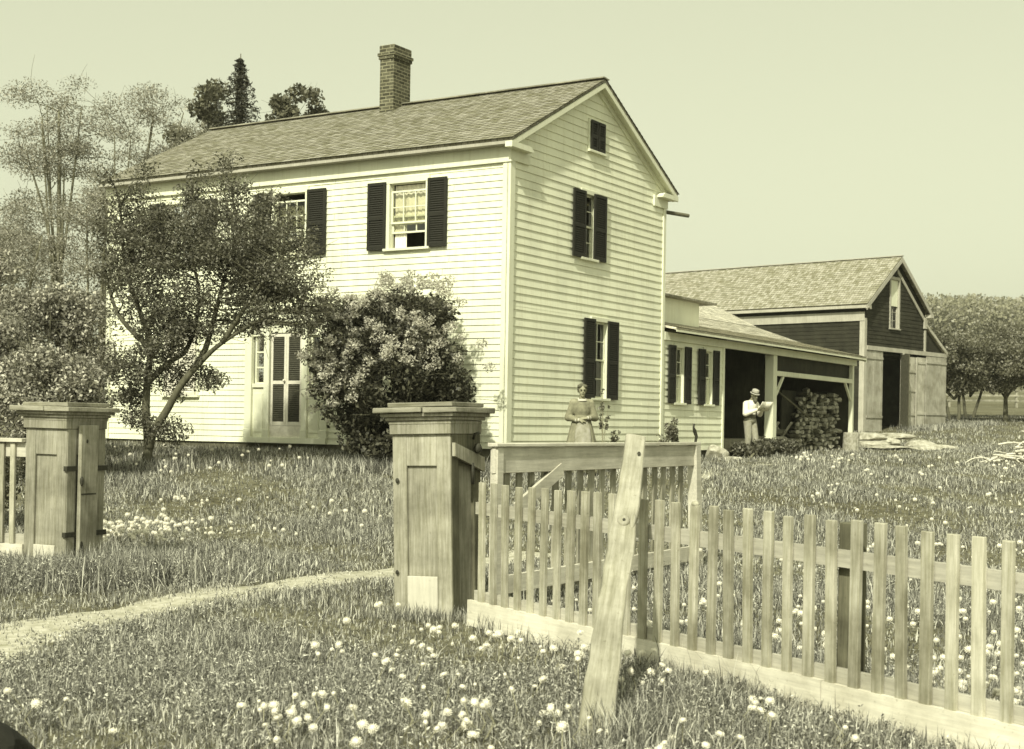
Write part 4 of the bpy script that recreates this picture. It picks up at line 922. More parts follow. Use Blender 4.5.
# ---- rail fence beyond the orchard
rfx = [(24, 92), (29, 93.5), (34, 95), (39, 96.5), (44, 98)]
rf0 = empty('rail_fence', (24, 92, gzf(24, 92))); tag(rf0, 'grey rail fence crossing the field behind the orchard', 'fence')
for i, (x, y) in enumerate(rfx):
    mb = MB(); z = gzf(x, y)-gzf(24, 92); mb.box(x-24-.08, x-24+.08, y-92-.08, y-92+.08, z-.3, z+1.25); mb.build('post', M['pier'], rf0)
    if i < 4:
        x2, y2 = rfx[i+1]; z2 = gzf(x2, y2)-gzf(24, 92)
        for hh in (.45, .8, 1.15): mb = MB(); mb.bar((x-24, y-92-.1, z+hh), (x2-24, y2-92-.1, z2+hh+.02), .06, .12); mb.build('rail', M['pier'], rf0)

# ------------------------------------------------------------------ grass
def blades(x, y, h, w, seed, tilt=.45):
    r = np.random.default_rng(seed); n = len(x); z = gz(x, y); a = r.uniform(0, 2*np.pi, n); l = np.abs(r.normal(0, tilt, n))+.05; b = r.uniform(0, 2*np.pi, n)
    dx, dy = np.cos(b)*l*h, np.sin(b)*l*h; wx, wy = np.cos(a)*w/2, np.sin(a)*w/2; zz = np.sqrt(np.maximum(.12, 1-np.minimum(l, .95)**2))*h; l = np.minimum(l, 1.3)
    P = np.empty((n, 5, 3))
    P[:, 0] = np.stack([x-wx, y-wy, z-.01], -1); P[:, 1] = np.stack([x+wx, y+wy, z-.01], -1)
    P[:, 2] = np.stack([x+dx*.38+wx*.8, y+dy*.38+wy*.8, z+zz*.6], -1); P[:, 3] = np.stack([x+dx*.38-wx*.8, y+dy*.38-wy*.8, z+zz*.6], -1)
    P[:, 4] = np.stack([x+dx, y+dy, z+zz], -1)
    i = np.arange(n)*5; Q = np.stack([i, i+1, i+2, i+3], -1); T = np.stack([i+3, i+2, i+4], -1); return P.reshape(-1, 3), Q, T
def snoise(x, y, s, seed):
    r = np.random.default_rng(seed); v = np.zeros_like(x)
    for k in range(7):
        a = r.uniform(0, 2*np.pi); f = s*r.uniform(.5, 2.0); v += np.sin((x*np.cos(a)+y*np.sin(a))*f+r.uniform(0, 6.28))
    return v/7*1.9
def inside_house(x, y):
    dx, dy = x-HC.x, y-HC.y; lx = dx*Gd.x+dy*Gd.y; ly = dx*Fd.x+dy*Fd.y
    a = (lx > -.02) & (lx < HW) & (ly > -.02) & (ly < HL); b = (lx > 0) & (lx < 20.2) & (ly > .1) & (ly < 5)
    dx, dy = x-KC.x, y-KC.y; lx = dx*Gb.x+dy*Gb.y; ly = dx*Fb.x+dy*Fb.y
    return a | b | ((lx > -.1) & (lx < 7.5) & (ly > -.1) & (ly < BL))
PV, PQ, PT, off = [], [], [], 0
zones = [(5.2, 9, 4600, .085, .0055), (9, 13, 2600, .095, .007), (13, 19, 1700, .075, .009), (19, 30, 760, .08, .012), (30, 48, 230, .085, .015), (48, 75, 70, .10, .022)]
for i, (y0, y1, dens, h0, w0) in enumerate(zones):
    r = np.random.default_rng(100+i); slope = .43; area = slope*(y1*y1-y0*y0)+1.6*(y1-y0); n = int(area*dens)
    y = np.sqrt(r.uniform(y0*y0, y1*y1, n)); x = r.uniform(-1, 1, n)*(slope*y+.8)
    nz = snoise(x, y, 1.1, 7); nz2 = snoise(x, y, 3.3, 8)
    pd_ = path_dist(x, y); keep = (r.random(n) < np.clip(.70+.5*nz+.3*nz2, .34, 1)) & (~inside_house(x, y))
    keep &= (r.random(n) < np.clip((pd_-.12)/.40, .13, 1))
    x, y, nz, nz2, pd_ = x[keep], y[keep], nz[keep], nz2[keep], pd_[keep]; n = len(x)
    h = h0*r.uniform(.5, 1.35, n)*(1+.45*nz+.3*nz2)*np.clip(pd_/.7, .35, 1)
    h *= np.where(r.random(n) < .03, 1.8, 1); h = np.clip(h, .03, .5)
    V, Q, T = blades(x, y, h, w0*r.uniform(.7, 1.4, n), 200+i, .85)
    PV.append(V); PQ.append(Q+off); PT.append(T+off); off += len(V)
# taller tufts at the foot of piers, fence, house and tree
r = np.random.default_rng(300)
def tuft(cx, cy, sx, sy, n, h, w, ang=0):
    a, b = r.normal(0, sx, n), r.normal(0, sy, n); c, s = math.cos(ang), math.sin(ang); return cx+a*c-b*s, cy+a*s+b*c, h*r.uniform(.5, 1.3, n), np.full(n, w)
T_ = [tuft(-4.9, 13.5, .6, .3, 6500, .24, .009), tuft(-3.75, 13.6, .35, .28, 4500, .28, .009), tuft(-.75, 11.4, .35, .12, 900, .11, .006), tuft(.62, 7.15, .13, .16, 900, .2, .006), tuft(-6.3, 24.5, .4, .3, 1500, .2, .012), tuft(-1.9, 24.6, 1.3, .3, 4000, .26, .012)]
for t in np.linspace(.3, 7, 30): T_.append(tuft(fo.x+fd.x*t, fo.y+fd.y*t, .12, .09, 130, .13, .0055, fa))
for t in np.linspace(0, 10.5, 30): X, Y = hw(-.15, t); T_.append(tuft(X, Y, .2, .08, 90, .10, .01))
for t in np.linspace(0, 8, 24): X, Y = bw_(t+2.8, -.6); T_.append(tuft(X, Y, .3, .22, 120, .22, .02))
x, y, h, w = (np.concatenate([t[k] for t in T_]) for k in range(4)); V, Q, T = blades(x, y, h, w, 301, .5); PV.append(V); PQ.append(Q+off); PT.append(T+off); off += len(V)
tag(npmesh('grass', np.concatenate(PV), np.concatenate(PQ), np.concatenate(PT), mat=M['grass']), 'uncut meadow grass covering the yard and roadside', 'grass', kind='stuff')
# broad-leaved weeds
r = np.random.default_rng(310); cs = []; rs = []
for (cx, cy, sx_, sy_, n, hh) in ((-4.9, 13.2, .7, .3, 420, .20), (-3.8, 13.4, .35, .28, 260, .20), (.3, 8.2, 2.3, 1.4, 2200, .07), (-2.0, 8.8, 1.6, 1.5, 2200, .07), (3.0, 11.5, 2.2, 3, 1700, .08), (-3.2, 16.5, 3, 2.8, 1500, .08), (5, 19, 3.5, 4, 1300, .09), (-3, 22.5, 3.5, 2, 700, .09)):
    for _ in range(n):
        x, y = cx+r.normal(0, sx_), cy+r.normal(0, sy_)
        if path_dist(np.array([x]), np.array([y]))[0] < .42+r.uniform(-.25, .1): continue
        if y < 30 and r.random() > .62+.75*float(snoise(np.array([x]), np.array([y]), 1.1, 7)[0]): continue
        cs.append((x, y, gzf(x, y)+r.uniform(.2, 1.3)*hh)); rs.append(r.uniform(.05, .11))
V, Q = leaves(cs, rs, 230000, .0125, 311, (1, 1, .6), .32, .0)
tag(npmesh('weeds', V, Q, mat=M['weed']), 'broad-leaved weeds mixed into the grass near both gate piers', 'weeds', kind='stuff')

# ------------------------------------------------------------------ dandelion clocks
def puff(seed, r_=1.0):
    rr = random.Random(seed); mb = MB(); mb.ell((0, 0, 0), (.80, .80, .76), 9, 6)
    for k in range(70):
        z = 1-2*(k+.5)/70; a = k*2.399; s = math.sqrt(1-z*z); d = Vector((s*math.cos(a), s*math.sin(a), z)); q = d.orthogonal().normalized(); l = rr.uniform(.98, 1.12)
        mb.add([tuple(d*.6), tuple(d*l+q*.11), tuple(d*(l+.03)), tuple(d*l-q*.11)], [(0, 1, 2, 3)])
    return mb
pm = []
for k in range(3):
    a = puff(k); me = a.mesh('seed_head'); me.materials.append(M['puff']); pm.append(me)
sm = []
for k in range(3):
    mb = MB(); mb.tube([(0, 0, 0), (.06*k-.05, .04, .5), (0, 0, 1)], [.0035, .003, .0025], 5); me = mb.mesh('stem'); me.materials.append(M['stem']); sm.append(me)
r = np.random.default_rng(400); pts = []
def scatter(n, f, zone):
    k = 0; last = None
    while k < n:
        x, y = f()
        if last is not None and r.random() < .45 and zone in 'abceg': x, y = last[0]+r.normal(0, .11), last[1]+r.normal(0, .16)
        if y < 6.3 or x > .40*y+.6: last = None; continue
        last = (x, y)
        if path_dist(np.array([x]), np.array([y]))[0] < .45 or inside_house(np.array([x]), np.array([y]))[0]: last = None; continue
        if abs(x-fo.x-(fo.y-y)*.622) < .12 and y < 11.2: last = None; continue
        pts.append((x, y, zone)); k += 1
def fx(y): return fo.x+(fo.y-y)*.622
def front_right():
    while True:
        y = 6.5+4.2*r.random()**1.5; x = r.uniform(-1.3, fx(y)-.15)
        if x < .37*y+.3: return x, y
def front_left(): y = math.sqrt(r.uniform(6.4**2, 8.0**2)); return r.uniform(-.36*y, -.2), y
def behind():
    while True:
        y = 7.3+abs(r.normal(0, 3.6)); x = r.uniform(fx(min(y, 11.2))+.25, .40*y+.5)
        if snoise(np.array([x]), np.array([y]), .8, 31)[0] > -.35: return x, y
def by_pier():
    y = r.normal(16.2, .42); return -4.75+abs(r.normal(0, .6)), y
def meadow(): return r.uniform(-5.2, -.4), r.uniform(14.8, 21)
def far_left(): return r.uniform(-7.5, -3.5), r.uniform(22.5, 26.5)
def yard(): y = r.uniform(15, 30); return y*r.uniform(.2, .4), y
scatter(135, front_right, 'a'); scatter(16, front_left, 'b'); scatter(430, behind, 'c'); scatter(150, by_pier, 'd'); scatter(34, meadow, 'e'); scatter(45, far_left, 'f'); scatter(110, yard, 'g'); scatter(10, lambda: (r.normal(.5, .25), r.normal(9.0, .5)), 'a')
ZN = {'a': 'white dandelion seed head in the grass in front of the picket fence', 'b': 'white dandelion seed head in the grass at the bottom left foreground', 'c': 'white dandelion seed head in the grass behind the picket fence',
      'd': 'white dandelion seed head in the dense patch right of the left gate pier', 'e': 'white dandelion seed head in the lawn between path and house', 'f': 'white dandelion seed head near the foot of the forked tree', 'g': 'white dandelion seed head in the far right lawn'}
pts.sort(key=lambda p: p[0]**2+p[1]**2)
restV = []; restF = []
for i, (x, y, zn) in enumerate(pts):
    rad = r.uniform(.011, .028)*(1.15 if y > 14 else 1); h = r.uniform(.06, .21) if y < 13 else r.uniform(.14, .30)
    if i < 290:
        t = empty('dandelion', (x, y, gzf(x, y)), r.uniform(0, 6.28)); tag(t, ZN[zn], 'dandelion', 'dandelion seed heads '+ZN[zn].split('seed head ')[1])
        a = bpy.data.objects.new('seed_head', pm[i % 3]); LK(a); a.parent = t; a.location = (0, 0, h); a.scale = (rad, rad*r.uniform(.85, 1.1), rad*r.uniform(.7, 1.05)); a.rotation_euler = (r.uniform(-.5, .5), r.uniform(-.5, .5), 0)
        a = bpy.data.objects.new('stem', sm[i % 3]); LK(a); a.parent = t; a.scale = (1, 1, h)
    else:
        me = pm[i % 3]; b = sum(len(q) for q in restV); co = np.array([v.co for v in me.vertices])*rad+np.array([x, y, gzf(x, y)+h]); restV.append(co)
        restF += [[b+k for k in p.vertices] for p in me.polygons]
me = bpy.data.meshes.new('far_dandelions'); me.from_pydata(np.concatenate(restV).tolist(), [], restF); me.materials.append(M['puff'])
o = bpy.data.objects.new('far_dandelions', me); LK(o); tag(o, 'scattered white dandelion seed heads in the farther lawn', 'dandelions', kind='stuff')

# ------------------------------------------------------------------ woodshed contents
random.seed(12)
lm = []
for k in range(6):
    mb = MB(); n = 7; rr = random.Random(k); prof = []
    if k < 4:   # split wedge
        a0 = rr.uniform(0, 6.28); sp = rr.uniform(1.2, 2.2); prof = [(0, 0)]+[(.085*math.cos(a0+sp*t), .085*math.sin(a0+sp*t)) for t in (0, .33, .66, 1)]
    else: prof = [(.06*math.cos(t*6.283/8)*rr.uniform(.85, 1.1), .06*math.sin(t*6.283/8)*rr.uniform(.85, 1.1)) for t in range(8)]
    cxm = sum(p[0] for p in prof)/len(prof); czm = sum(p[1] for p in prof)/len(prof); mb.prism([(p[0]-cxm, p[1]-czm) for p in prof], -.17, .17)
    me = mb.mesh('firewood_log'); me.materials.append(M['logw'] if k % 3 else M['logbark']); lm.append(me)
cnt = 0
z = .0
for row in range(16):
    for col in range(24):
        lx = 15.9+col*.165+random.uniform(-.04, .04)+(.08 if row % 2 else 0); zt = 1.78 if lx > 17.0 else 1.78*max(.12, (lx-15.7)/1.3)
        zz = row*.118
        if lx > 19.7 or zz > zt+random.uniform(-.08, .08): continue
        if cnt >= 292: continue
        wx, wy = hw(lx, .46+random.uniform(-.10, .10))
        o = bpy.data.objects.new('firewood_log', lm[random.randrange(6)]); LK(o); o.location = (wx, wy, gzf(wx, wy)+.07+zz); o.rotation_euler = (random.uniform(-.15, .15), random.uniform(0, 6.28), HR+random.gauss(-.95, .5))
        tag(o, 'split firewood log piled in the open woodshed', 'firewood log', 'split firewood piled in the woodshed'); cnt += 1
# a second pile behind as solid support of the stack is not needed: the stack is one log deep against the boards
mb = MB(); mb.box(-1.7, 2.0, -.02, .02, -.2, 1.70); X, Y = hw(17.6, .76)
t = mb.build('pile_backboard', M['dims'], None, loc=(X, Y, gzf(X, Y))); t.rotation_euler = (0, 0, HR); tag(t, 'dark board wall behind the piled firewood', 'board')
def pole(name, p, q, rad, mat, label, cat, group=None):
    p, q = Vector(p), Vector(q); mb = MB(); d = q-p; mb.tube([(0, 0, 0), tuple(d*.5+Vector((.01, 0, .01))), tuple(d)], [rad, rad*.9, rad*.75], 8); o = mb.build(name, mat, None, smooth=True, loc=p); tag(o, label, cat, group); return o
X, Y = hw(14.6, 1.0); zg = gzf(X, Y)
X2, Y2 = hw(14.75, 3.9)
pole('pole', (X, Y, zg+.0), (X+.08, Y+.35, 2.62), .035, M['logw'], 'upright pole standing in the dark woodshed left of the firewood', 'pole')
A = hw(14.85, .60); B = hw(16.9, .35)
pole('pole', (B[0], B[1]-.1, 1.95), (A[0], A[1], 2.75), .03, M['bark'], 'slanting pole reaching down onto the firewood pile', 'pole')
# sawbuck
X, Y = hw(15.0, .55); sb = empty('sawbuck', (X, Y, gzf(X, Y)), HR); tag(sb, 'rough wooden sawbuck standing in the woodshed before the firewood', 'sawbuck')
for a in (-.5, .5):
    for s in (-1, 1): mb = MB(); mb.bar((a+.03*s, -.32*s, 0), (a+.03*s, .28*s, .85), .05, .07, (1, 0, 0)); mb.build('leg', M['logw'], sb)
mb = MB(); mb.bar((-.55, 0, .42), (.55, 0, .42), .07, .07); mb.build('crossbar', M['logw'], sb)
mb = MB(); mb.tube([(-.65, 0, .56), (.68, 0, .58)], [.09, .08], 10); t = mb.build('log', M['logbark'], None, smooth=True, loc=(X, Y, gzf(X, Y))); t.rotation_euler = (0, 0, HR); tag(t, 'unsplit log lying across the sawbuck', 'log')
# chopping block
X, Y = 9.95, 41.3; mb = MB(); mb.tube([(0, 0, -.1), (0, 0, .1), (.01, 0, .52), (.01, 0, .56)], [.27, .245, .235, .22], 16); t = mb.build('chopping_block', M['logw'], None, loc=(X, Y, gzf(X, Y))); tag(t, 'upright chopping block beside the last woodshed post', 'chopping block')
# stones
def stone(name, x, y, s, seed, label, cat='stone', mat='stone', group=None, z=0, rz=0, tilt=0):
    rr = random.Random(seed); bm = bmesh.new(); bmesh.ops.create_icosphere(bm, subdivisions=4, radius=1)
    dirs = [(Vector((rr.gauss(0, 1), rr.gauss(0, 1), rr.gauss(0, .8))).normalized(), rr.uniform(.62, .95)) for _ in range(11)]
    for v in bm.verts:
        c = v.co.normalized(); d = 1.0
        for n, k in dirs:
            t = c.dot(n)
            if t > 0: d = min(d, k/t)
        v.co = c*d*(1+rr.uniform(-.015, .015))
        v.co = Vector((v.co.x*s[0], v.co.y*s[1], v.co.z*s[2]))
    me = bpy.data.meshes.new(name); bm.to_mesh(me); bm.free(); me.materials.append(M[mat]); o = bpy.data.objects.new(name, me); LK(o); o.location = (x, y, gzf(x, y)+s[2]*.55+z); o.rotation_euler = (tilt, 0, rz)
    tag(o, label, cat, group); return o
SG = 'flat stones heaped between chopping block and barn'
for i, (x, y, s, z, lb) in enumerate([(10.9, 43.4, (.75, .5, .16), .0, 'lowest flat stone at the left of the heap by the barn'), (11.1, 43.8, (.7, .5, .14), .26, 'broad pale slab topmost on the left of the stone heap'), (11.7, 44.3, (.6, .45, .22), .0, 'dark blocky stone in the middle of the stone heap'), (12.1, 44.6, (.75, .5, .12), .28, 'pale slab lying across the middle of the stone heap'),
        (12.5, 43.2, (.8, .4, .09), 0, 'thin pale slab flat in the grass before the heap'), (12.9, 44.3, (.55, .45, .2), 0, 'rounded stone right of the middle in the heap'), (13.4, 44.0, (.6, .35, .12), 0, 'flat stone near the right end of the heap'), (11.3, 42.6, (.8, .4, .08), 0, 'long thin slab at the front of the stone heap'), (11.5, 43.7, (.35, .3, .2), .1, 'small dark stone wedged in the heap below the pale slabs'), (10.6, 44.6, (.5, .5, .3), .0, 'tallest stone behind the left end of heap')]):
    stone('stone_slab', x, y, s, 500+i, lb, group=SG, z=z, rz=i*1.3 % .8-.4)
stone('rock', 4.85, 33.4, (.32, .3, .24), 520, 'rounded rock under the wing below its two shuttered windows', 'rock', rz=.4)
stone('rock', 5.15, 33.0, (.36, .25, .07), 521, 'flat rock lying in front of the rounded rock', 'rock')
o = stone('black_boulder', -2.28, 6.10, (.30, .26, .19), 530, 'black rounded boulder at the bottom left corner', 'boulder', 'black', rz=.2)
# brush pile
random.seed(31)
for i in range(64):
    a = random.uniform(0, 6.28); l = random.uniform(.5, 1.3); cx_, cy_ = random.gauss(11.75, .48), random.gauss(31.0, .35)
    hgt = max(.05, .75-.6*abs(cx_-11.9))*random.uniform(.1, 1)
    d = Vector((math.cos(a), math.sin(a)*.6, random.uniform(-.25, .25))).normalized()*l; p = Vector((cx_, cy_, gzf(cx_, cy_)+hgt+.1))-d/2; q = p+d
    p.z = max(p.z, gzf(p.x, p.y)+.03); q.z = max(q.z, gzf(q.x, q.y)+.03)
    m = (q-p)/2+Vector((random.uniform(-.1, .1), random.uniform(-.1, .1), random.uniform(-.02, .1)))
    mb = MB(); mb.tube([tuple(v) for v in catm([(0, 0, 0), tuple(m), tuple(q-p)], 4)], random.uniform(.012, .03), 6)
    o = mb.build('stick', M['stick'], None, smooth=True, loc=p); tag(o, 'bleached stick in the brush pile at the right edge of the lawn', 'stick', 'bleached sticks of the brush pile')

# small plants by the house
def small_plant(name, x, y, h, w, seed, label, mat='leaf', n=900, size=.03):
    z = gzf(x, y); root = empty(name, (x, y, z)); tag(root, label, 'plant'); rr = random.Random(seed); mb = MB(); cl = []
    for k in range(7):
        a = rr.uniform(0, 6.28); e = Vector((w*rr.uniform(.2, 1)*math.cos(a), w*rr.uniform(.2, 1)*math.sin(a), h*rr.uniform(.6, 1))); mb.tube([(0, 0, -.03), (e.x*.3, e.y*.3, e.z*.6), tuple(e)], [.008, .006, .003], 5); cl += [tuple(e), tuple(e*.8), (e.x*.6, e.y*.6, e.z*.75)]
    mb.build('stem', M['stem'], root); V, Q = leaves(cl, w*.35, n, size, seed); npmesh('foliage', V, Q, mat=M[mat], parent=root); return root
X, Y = hw(6.3, -.45); small_plant('potted_plant', X, Y, .95, .26, 601, 'dark leafy plant below the first wing window')
X, Y = hw(5.8, -.45); small_plant('leafy_plant', X, Y, .72, .22, 602, 'low sparse plant against the gable wall near the wing', n=260)
X, Y = hw(3.6, -.35); small_plant('leafy_plant', X, Y, .66, .14, 603, 'small dark plant beside the woman at the gable wall', n=220)
X, Y = hw(3.25, -.3); small_plant('climbing_plant', X, Y, 1.5, .12, 604, 'thin climbing plant rising behind the woman against the wall', n=240)
for i, (l, d, h, w) in enumerate(((10.6, -.5, 0.33, .5), (11.6, -.85, 0.36, .5), (12.9, -.45, 0.26, .4))):
    X, Y = hw(l, d); small_plant('weed_clump', X, Y, h, w, 610+i, ('dark weed clump left of', 'dark weed clump directly below', 'dark weed clump right of')[i]+' the seated man at the porch edge', n=2200, size=.05)

# ------------------------------------------------------------------ people
def hand(mb, wrist, d, palm_n, s=1.0, curl=.5):
    """palm + five fingers; d = pointing direction, palm_n = palm side"""
    w = Vector(wrist); d = Vector(d).normalized(); n = Vector(palm_n); n = (n-d*n.dot(d)).normalized(); t = d.cross(n)
    for k in range(4):
        o = (k-1.5)*.019*s; b = w+d*.075*s+t*o; mb.capsule(w+t*o*.6, b, .014*s, .012*s, 8)
        L = (.062, .072, .068, .052)[k]*s; m = b+(d*math.cos(curl*.6)+n*math.sin(curl*.6))*L*.5; e = m+(d*math.cos(curl*1.6)+n*math.sin(curl*1.6))*L*.5
        mb.capsule(b, m, .0095*s, .0085*s, 8); mb.capsule(m, e, .0085*s, .007*s, 8)
    b = w+d*.02*s-t*.022*s; m = b+(d*.7-t*.6+n*.3).normalized()*.04*s; mb.capsule(b, m, .012*s, .010*s, 8); mb.capsule(m, m+(d*.9-t*.1+n*.4).normalized()*.03*s, .010*s, .008*s, 8)
def head(mb, c, yaw=0, pitch=0, s=1.0):
    c = Vector(c); Rm = Matrix.Rotation(yaw, 3, 'Z') @ Matrix.Rotation(pitch, 3, 'X')
    T = lambda x, y, z: c+Rm @ Vector((x*s, y*s, z*s))
    mb.ell(T(0, .012, .03), (.074*s, .090*s, .092*s)); mb.capsule(T(0, -.035, -.045), T(0, -.045, -.075), .052*s, .034*s)      # skull, jaw and chin
    mb.capsule(T(0, -.085, .02), T(0, -.104, -.018), .010*s, .015*s, 8)                                                   # nose
    mb.capsule(T(-.028, -.075, .038), T(.028, -.075, .038), .014*s, .014*s, 8)                                              # brow
    for k in (-1, 1): mb.ell(T(k*.075, .012, .005), (.012*s, .02*s, .03*s), 8, 6)
    return T
# ---- woman standing by the gable wall (faces the camera; local -y is forward)
wx, wy = 1.25, 25.3; wz = gzf(wx, wy)
wm = empty('person', (wx, wy, wz), R(6)); wm.scale = (1.02, 1.02, 1.03); tag(wm, 'woman in grey dress and pale apron standing with hands folded before the gable wall', 'person')
H = 1.60
b = MB(); T = head(b, (0, -.01, 1.47)); b.capsule((0, .01, 1.32), (0, .0, 1.42), .048, .045)
b.ell((0, 0, 1.18), (.155, .105, .17)); b.ell((0, 0, .98), (.13, .10, .14)); b.ell((0, .01, .84), (.165, .12, .12)); b.capsule((-.13, .01, 1.28), (.13, .01, 1.28), .06, .06)
for s in (-1, 1):
    el = Vector((s*.245, .02, 1.02)); wr_ = Vector((s*.07, -.17, .985+.02*s)); b.capsule((s*.165, .01, 1.28), el, .052, .042); b.capsule(el, wr_, .040, .026)
    hand(b, wr_, (-s, -.1, -.05), (0, .6, -.8), 1.0, .7)
    b.capsule((s*.09, 0, .82), (s*.09, -.01, .45), .08, .055); b.capsule((s*.09, -.01, .45), (s*.09, .01, .08), .052, .035); b.capsule((s*.09, .02, .04), (s*.10, -.13, .035), .038, .03)
b.voxel('body', M['skin'], wm, .009, 2)
for s in (-1, 1): e = MB(); e.ell(T(s*.029, -.079, .014), (.014, .008, .008), 8, 6); e.build('eye', M['eye'], wm, smooth=True)
e = MB(); e.capsule(T(-.02, -.093, -.044), T(.02, -.093, -.044), .005, .005, 6); e.build('mouth', M['lip'], wm, smooth=True)
e = MB(); e.ell(T(0, .030, .052), (.084, .094, .090)); e.ell(T(0, .115, .03), (.05, .04, .05)); 
for s in (-1, 1): e.ell(T(s*.048, -.018, .085), (.044, .06, .036)); e.ell(T(s*.068, .01, .035), (.020, .045, .05))
e.voxel('hair', M['hair'], wm, .009, 1)
d = MB(); d.ell((0, 0, 1.16), (.165, .122, .185)); d.ell((0, 0, 1.0), (.140, .112, .14)); d.capsule((-.11, .01, 1.275), (.11, .01, 1.275), .066, .066); d.capsule((0, .01, 1.28), (0, .005, 1.345), .066, .056)
for s in (-1, 1):
    el = Vector((s*.235, .02, 1.01)); wr_ = Vector((s*.10, -.155, .985+.02*s)); d.capsule((s*.150, .01, 1.25), el, .066, .070); d.capsule(el, wr_, .068, .040)
d.voxel('bodice', M['dress'], wm, .011, 2)
d = MB(); vs = []; n = 72; rings = ((1.0, .138, .108), (.96, .165, .13), (.85, .20, .165), (.7, .235, .20), (.5, .275, .24), (.3, .31, .275), (.12, .335, .30), (.05, .34, .305))
for z, rx, ry in rings:
    for k in range(n): a = 2*math.pi*k/n; f = 1+(.055*math.sin(a*15)+.03*math.sin(a*7+1))*min(1, (1.0-z)*1.6); vs.append((rx*f*math.cos(a), ry*f*math.sin(a), z))
d.add(vs, [(i*n+k, i*n+(k+1) % n, (i+1)*n+(k+1) % n, (i+1)*n+k) for i in range(len(rings)-1) for k in range(n)]+[tuple(range(n)), tuple(range((len(rings)-1)*n, len(rings)*n))[::-1]]); d.build('skirt', M['dress'], wm, smooth=True)
d = MB(); vs = []; m = 26
for z, rx, ry in rings[:-1]:
    hw_ = .5 if z > .9 else .72
    for k in range(m+1): a = -math.pi/2+(k/m-.5)*2*hw_*.85; f = 1.05+(.035*math.sin(a*15))*min(1, (1.0-z)*1.6); vs.append((rx*f*math.cos(a), ry*f*math.sin(a)-.012, z+.0))
d.add(vs, [(i*(m+1)+k, i*(m+1)+k+1, (i+1)*(m+1)+k+1, (i+1)*(m+1)+k) for i in range(len(rings)-2) for k in range(m)]); o = d.build('apron', M['apron'], wm, smooth=True, fix=False); sd = o.modifiers.new('s', 'SOLIDIFY'); sd.thickness = .006
d = MB(); vs = [];
for zz, r1, r2 in ((1.352, .053, .05), (1.335, .075, .068), (1.315, .088, .08)):
    for k in range(24): a = 2*math.pi*k/24; vs.append((r1*math.cos(a), r2*1.12*math.sin(a)+(.0 if zz > 1.34 else -.012), zz-(.02 if math.sin(a) < 0 else 0)))
d.add(vs, [(i*24+k, i*24+(k+1) % 24, (i+1)*24+(k+1) % 24, (i+1)*24+k) for i in range(2) for k in range(24)]); o = d.build('collar', M['collar'], wm, smooth=True, fix=False); sd = o.modifiers.new('s', 'SOLIDIFY'); sd.thickness = .006
for s in (-1, 1):
    d = MB(); wr_ = Vector((s*.10, -.155, .985+.02*s)); d.capsule(wr_+Vector((s*.012, .01, 0)), wr_+Vector((-s*.012, -.006, 0)), .040, .034); d.build('cuff', M['collar'], wm, smooth=True)
# ---- man standing before the porch bay, reading (local -y forward)
cx_, cy_ = hw(10.95, -.35); fz = gzf(cx_, cy_)
mr = R(38)
man = empty('person', (cx_, cy_, fz), mr); tag(man, 'bearded man in brimmed hat and white shirt standing at the porch opening, reading a paper', 'person')
b = MB(); hc = Vector((0, -.10, 1.53)); T = head(b, hc, 0, .38); b.capsule((0, -.0, 1.38), (0, -.06, 1.48), .052, .05)
b.capsule((0, .03, .95), (0, .02, 1.12), .135, .125); b.capsule((0, .02, 1.12), (0, -.01, 1.28), .13, .13); b.capsule((-.15, 0, 1.34), (.15, 0, 1.34), .058, .058)
for s in (-1, 1):
    el = Vector((s*.25, -.06, 1.09)); wr_ = Vector((s*.09, -.31, 1.19)); b.capsule((s*.18, 0, 1.34), el, .055, .045); b.capsule(el, wr_, .043, .028); hand(b, wr_, (-s*.25, -.75, .45), (-s*.8, 0, -.3), 1.05, .8)
    kn = Vector((s*.10, -.02-.05*(s > 0), .48)); an = Vector((s*.10, .03-.10*(s > 0), .09)); b.capsule((s*.09, .02, .90), kn, .088, .062); b.capsule(kn, an, .058, .04); b.capsule(an+Vector((0, .03, -.04)), an+Vector((0, -.16, -.05)), .042, .034)
b.voxel('body', M['skin'], man, .010, 2)
for s in (-1, 1): e = MB(); e.ell(T(s*.029, -.081, .014), (.013, .009, .009), 8, 6); e.build('eye', M['eye'], man, smooth=True)
d = MB(); d.capsule((0, .03, 1.0), (0, .02, 1.14), .146, .140); d.capsule((0, .02, 1.14), (0, -.01, 1.30), .142, .142); d.capsule((-.15, 0, 1.34), (.15, 0, 1.34), .074, .074)
for s in (-1, 1): el = Vector((s*.255, -.06, 1.085)); wr_ = Vector((s*.10, -.28, 1.18)); d.capsule((s*.185, 0, 1.33), el, .076, .078); d.capsule(el, wr_, .076, .046)
d.voxel('shirt', M['shirt'], man, .011, 2)
d = MB(); d.capsule((0, .035, .98), (0, .035, 1.16), .156, .150); d.capsule((0, .035, 1.16), (0, .01, 1.27), .148, .135); d.voxel('waistcoat', M['vest'], man, .012, 2)
d = MB(); d.ell((0, .02, .93), (.17, .145, .12))
for s in (-1, 1): kn = Vector((s*.10, -.02-.05*(s > 0), .48)); an = Vector((s*.10, .03-.10*(s > 0), .14)); d.capsule((s*.088, .02, .88), kn, .108, .086); d.capsule(kn, an, .086, .078)
d.voxel('trousers', M['trousers'], man, .012, 2)
for s in (-1, 1): d = MB(); a = Vector((s*.10, .03-.10*(s > 0), .05)); d.capsule(a+Vector((0, .02, .0)), a+Vector((0, -.17, -.01)), .05, .038); d.capsule(a, a+Vector((0, 0, .07)), .05, .052); d.build('shoe', M['shoe'], man, smooth=True)
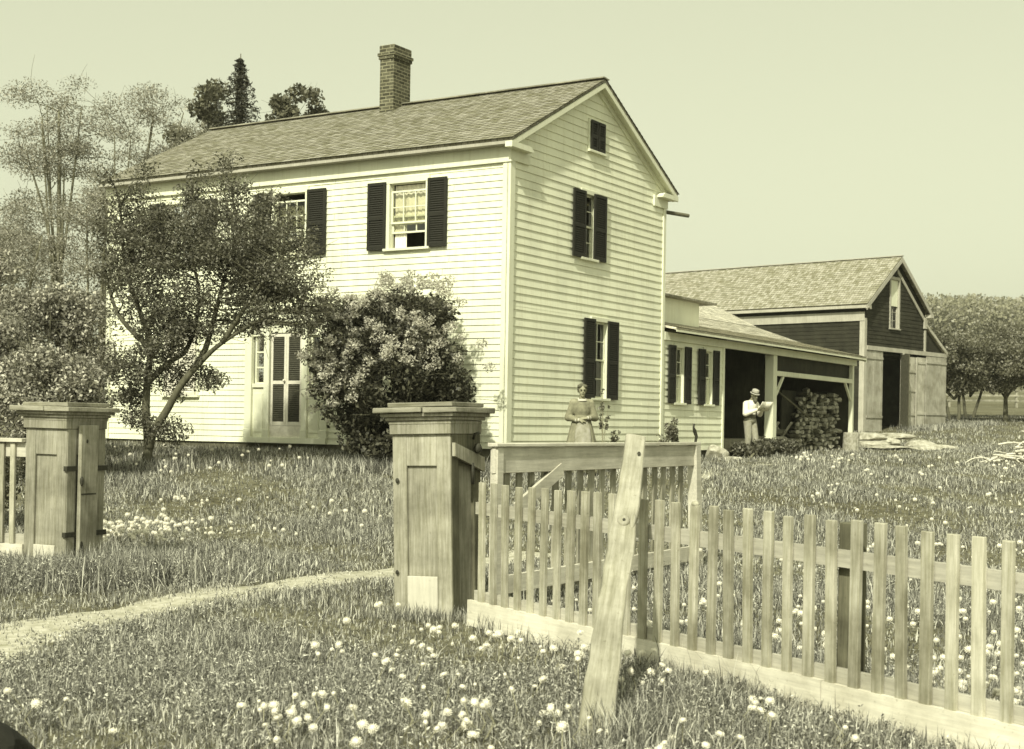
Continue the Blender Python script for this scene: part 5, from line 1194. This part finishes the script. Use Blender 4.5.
d = MB(); d.ell(T(0, -.07, -.08), (.06, .045, .06)); d.capsule(T(0, -.08, -.10), T(0, -.075, -.25), .055, .02); d.capsule(T(-.05, -.03, -.03), T(.0, -.09, -.06), .03, .03); d.capsule(T(.05, -.03, -.03), T(.0, -.09, -.06), .03, .03); d.voxel('beard', M['beard'], man, .009, 1)
d = MB(); d.ell(T(0, .035, .035), (.080, .082, .09)); d.voxel('hair', M['hair'], man, .01, 1)
d = MB(); hcx = T(0, .0, .075); ax = (T(0, 0, 1)-T(0, 0, 0)).normalized(); d.tube([hcx-ax*.012, hcx, hcx+ax*.008], [.125, .122, .09], 28); d.tube([hcx, hcx+ax*.05, hcx+ax*.085, hcx+ax*.105], [.096, .092, .086, .05], 24); d.build('hat', M['hat'], man, smooth=False, bevel=.004)
d = MB(); d.tube([hcx+ax*.006, hcx+ax*.03], [.099, .097], 24); d.build('hat_band', M['vest'], man, smooth=True)
d = MB(); k = 10; vs = []
for i in range(k+1):
    u = -1+2*i/k; x = .20*u; bend = .05*abs(u)
    for zz in (0, .32): vs.append((x, -.33-bend*1.2-.18*(zz/.34), 1.15+zz*.72))
d.add(vs, [(2*i, 2*i+2, 2*i+3, 2*i+1) for i in range(k)]); o = d.build('newspaper', M['paper'], None, smooth=True, fix=False, loc=(cx_, cy_, fz)); o.rotation_euler = (0, 0, mr); sd = o.modifiers.new('s', 'SOLIDIFY'); sd.thickness = .003
tag(o, 'white sheet of paper held up by the standing man', 'paper')

# ------------------------------------------------------------------ haze
mb = MB(); mb.box(-460, 460, -70, 900, -2, 58); hz, hnt = new_mat('haze')
pvn = N(hnt, 'ShaderNodeVolumePrincipled'); pvn.inputs['Color'].default_value = (1, 1, .86, 1); pvn.inputs['Density'].default_value = .00035; pvn.inputs['Anisotropy'].default_value = .2
on = N(hnt, 'ShaderNodeOutputMaterial'); hnt.links.new(pvn.outputs[0], on.inputs['Volume'])
tag(mb.build('haze', hz), 'thin summer haze over the yard and far ridge', 'haze', kind='stuff')
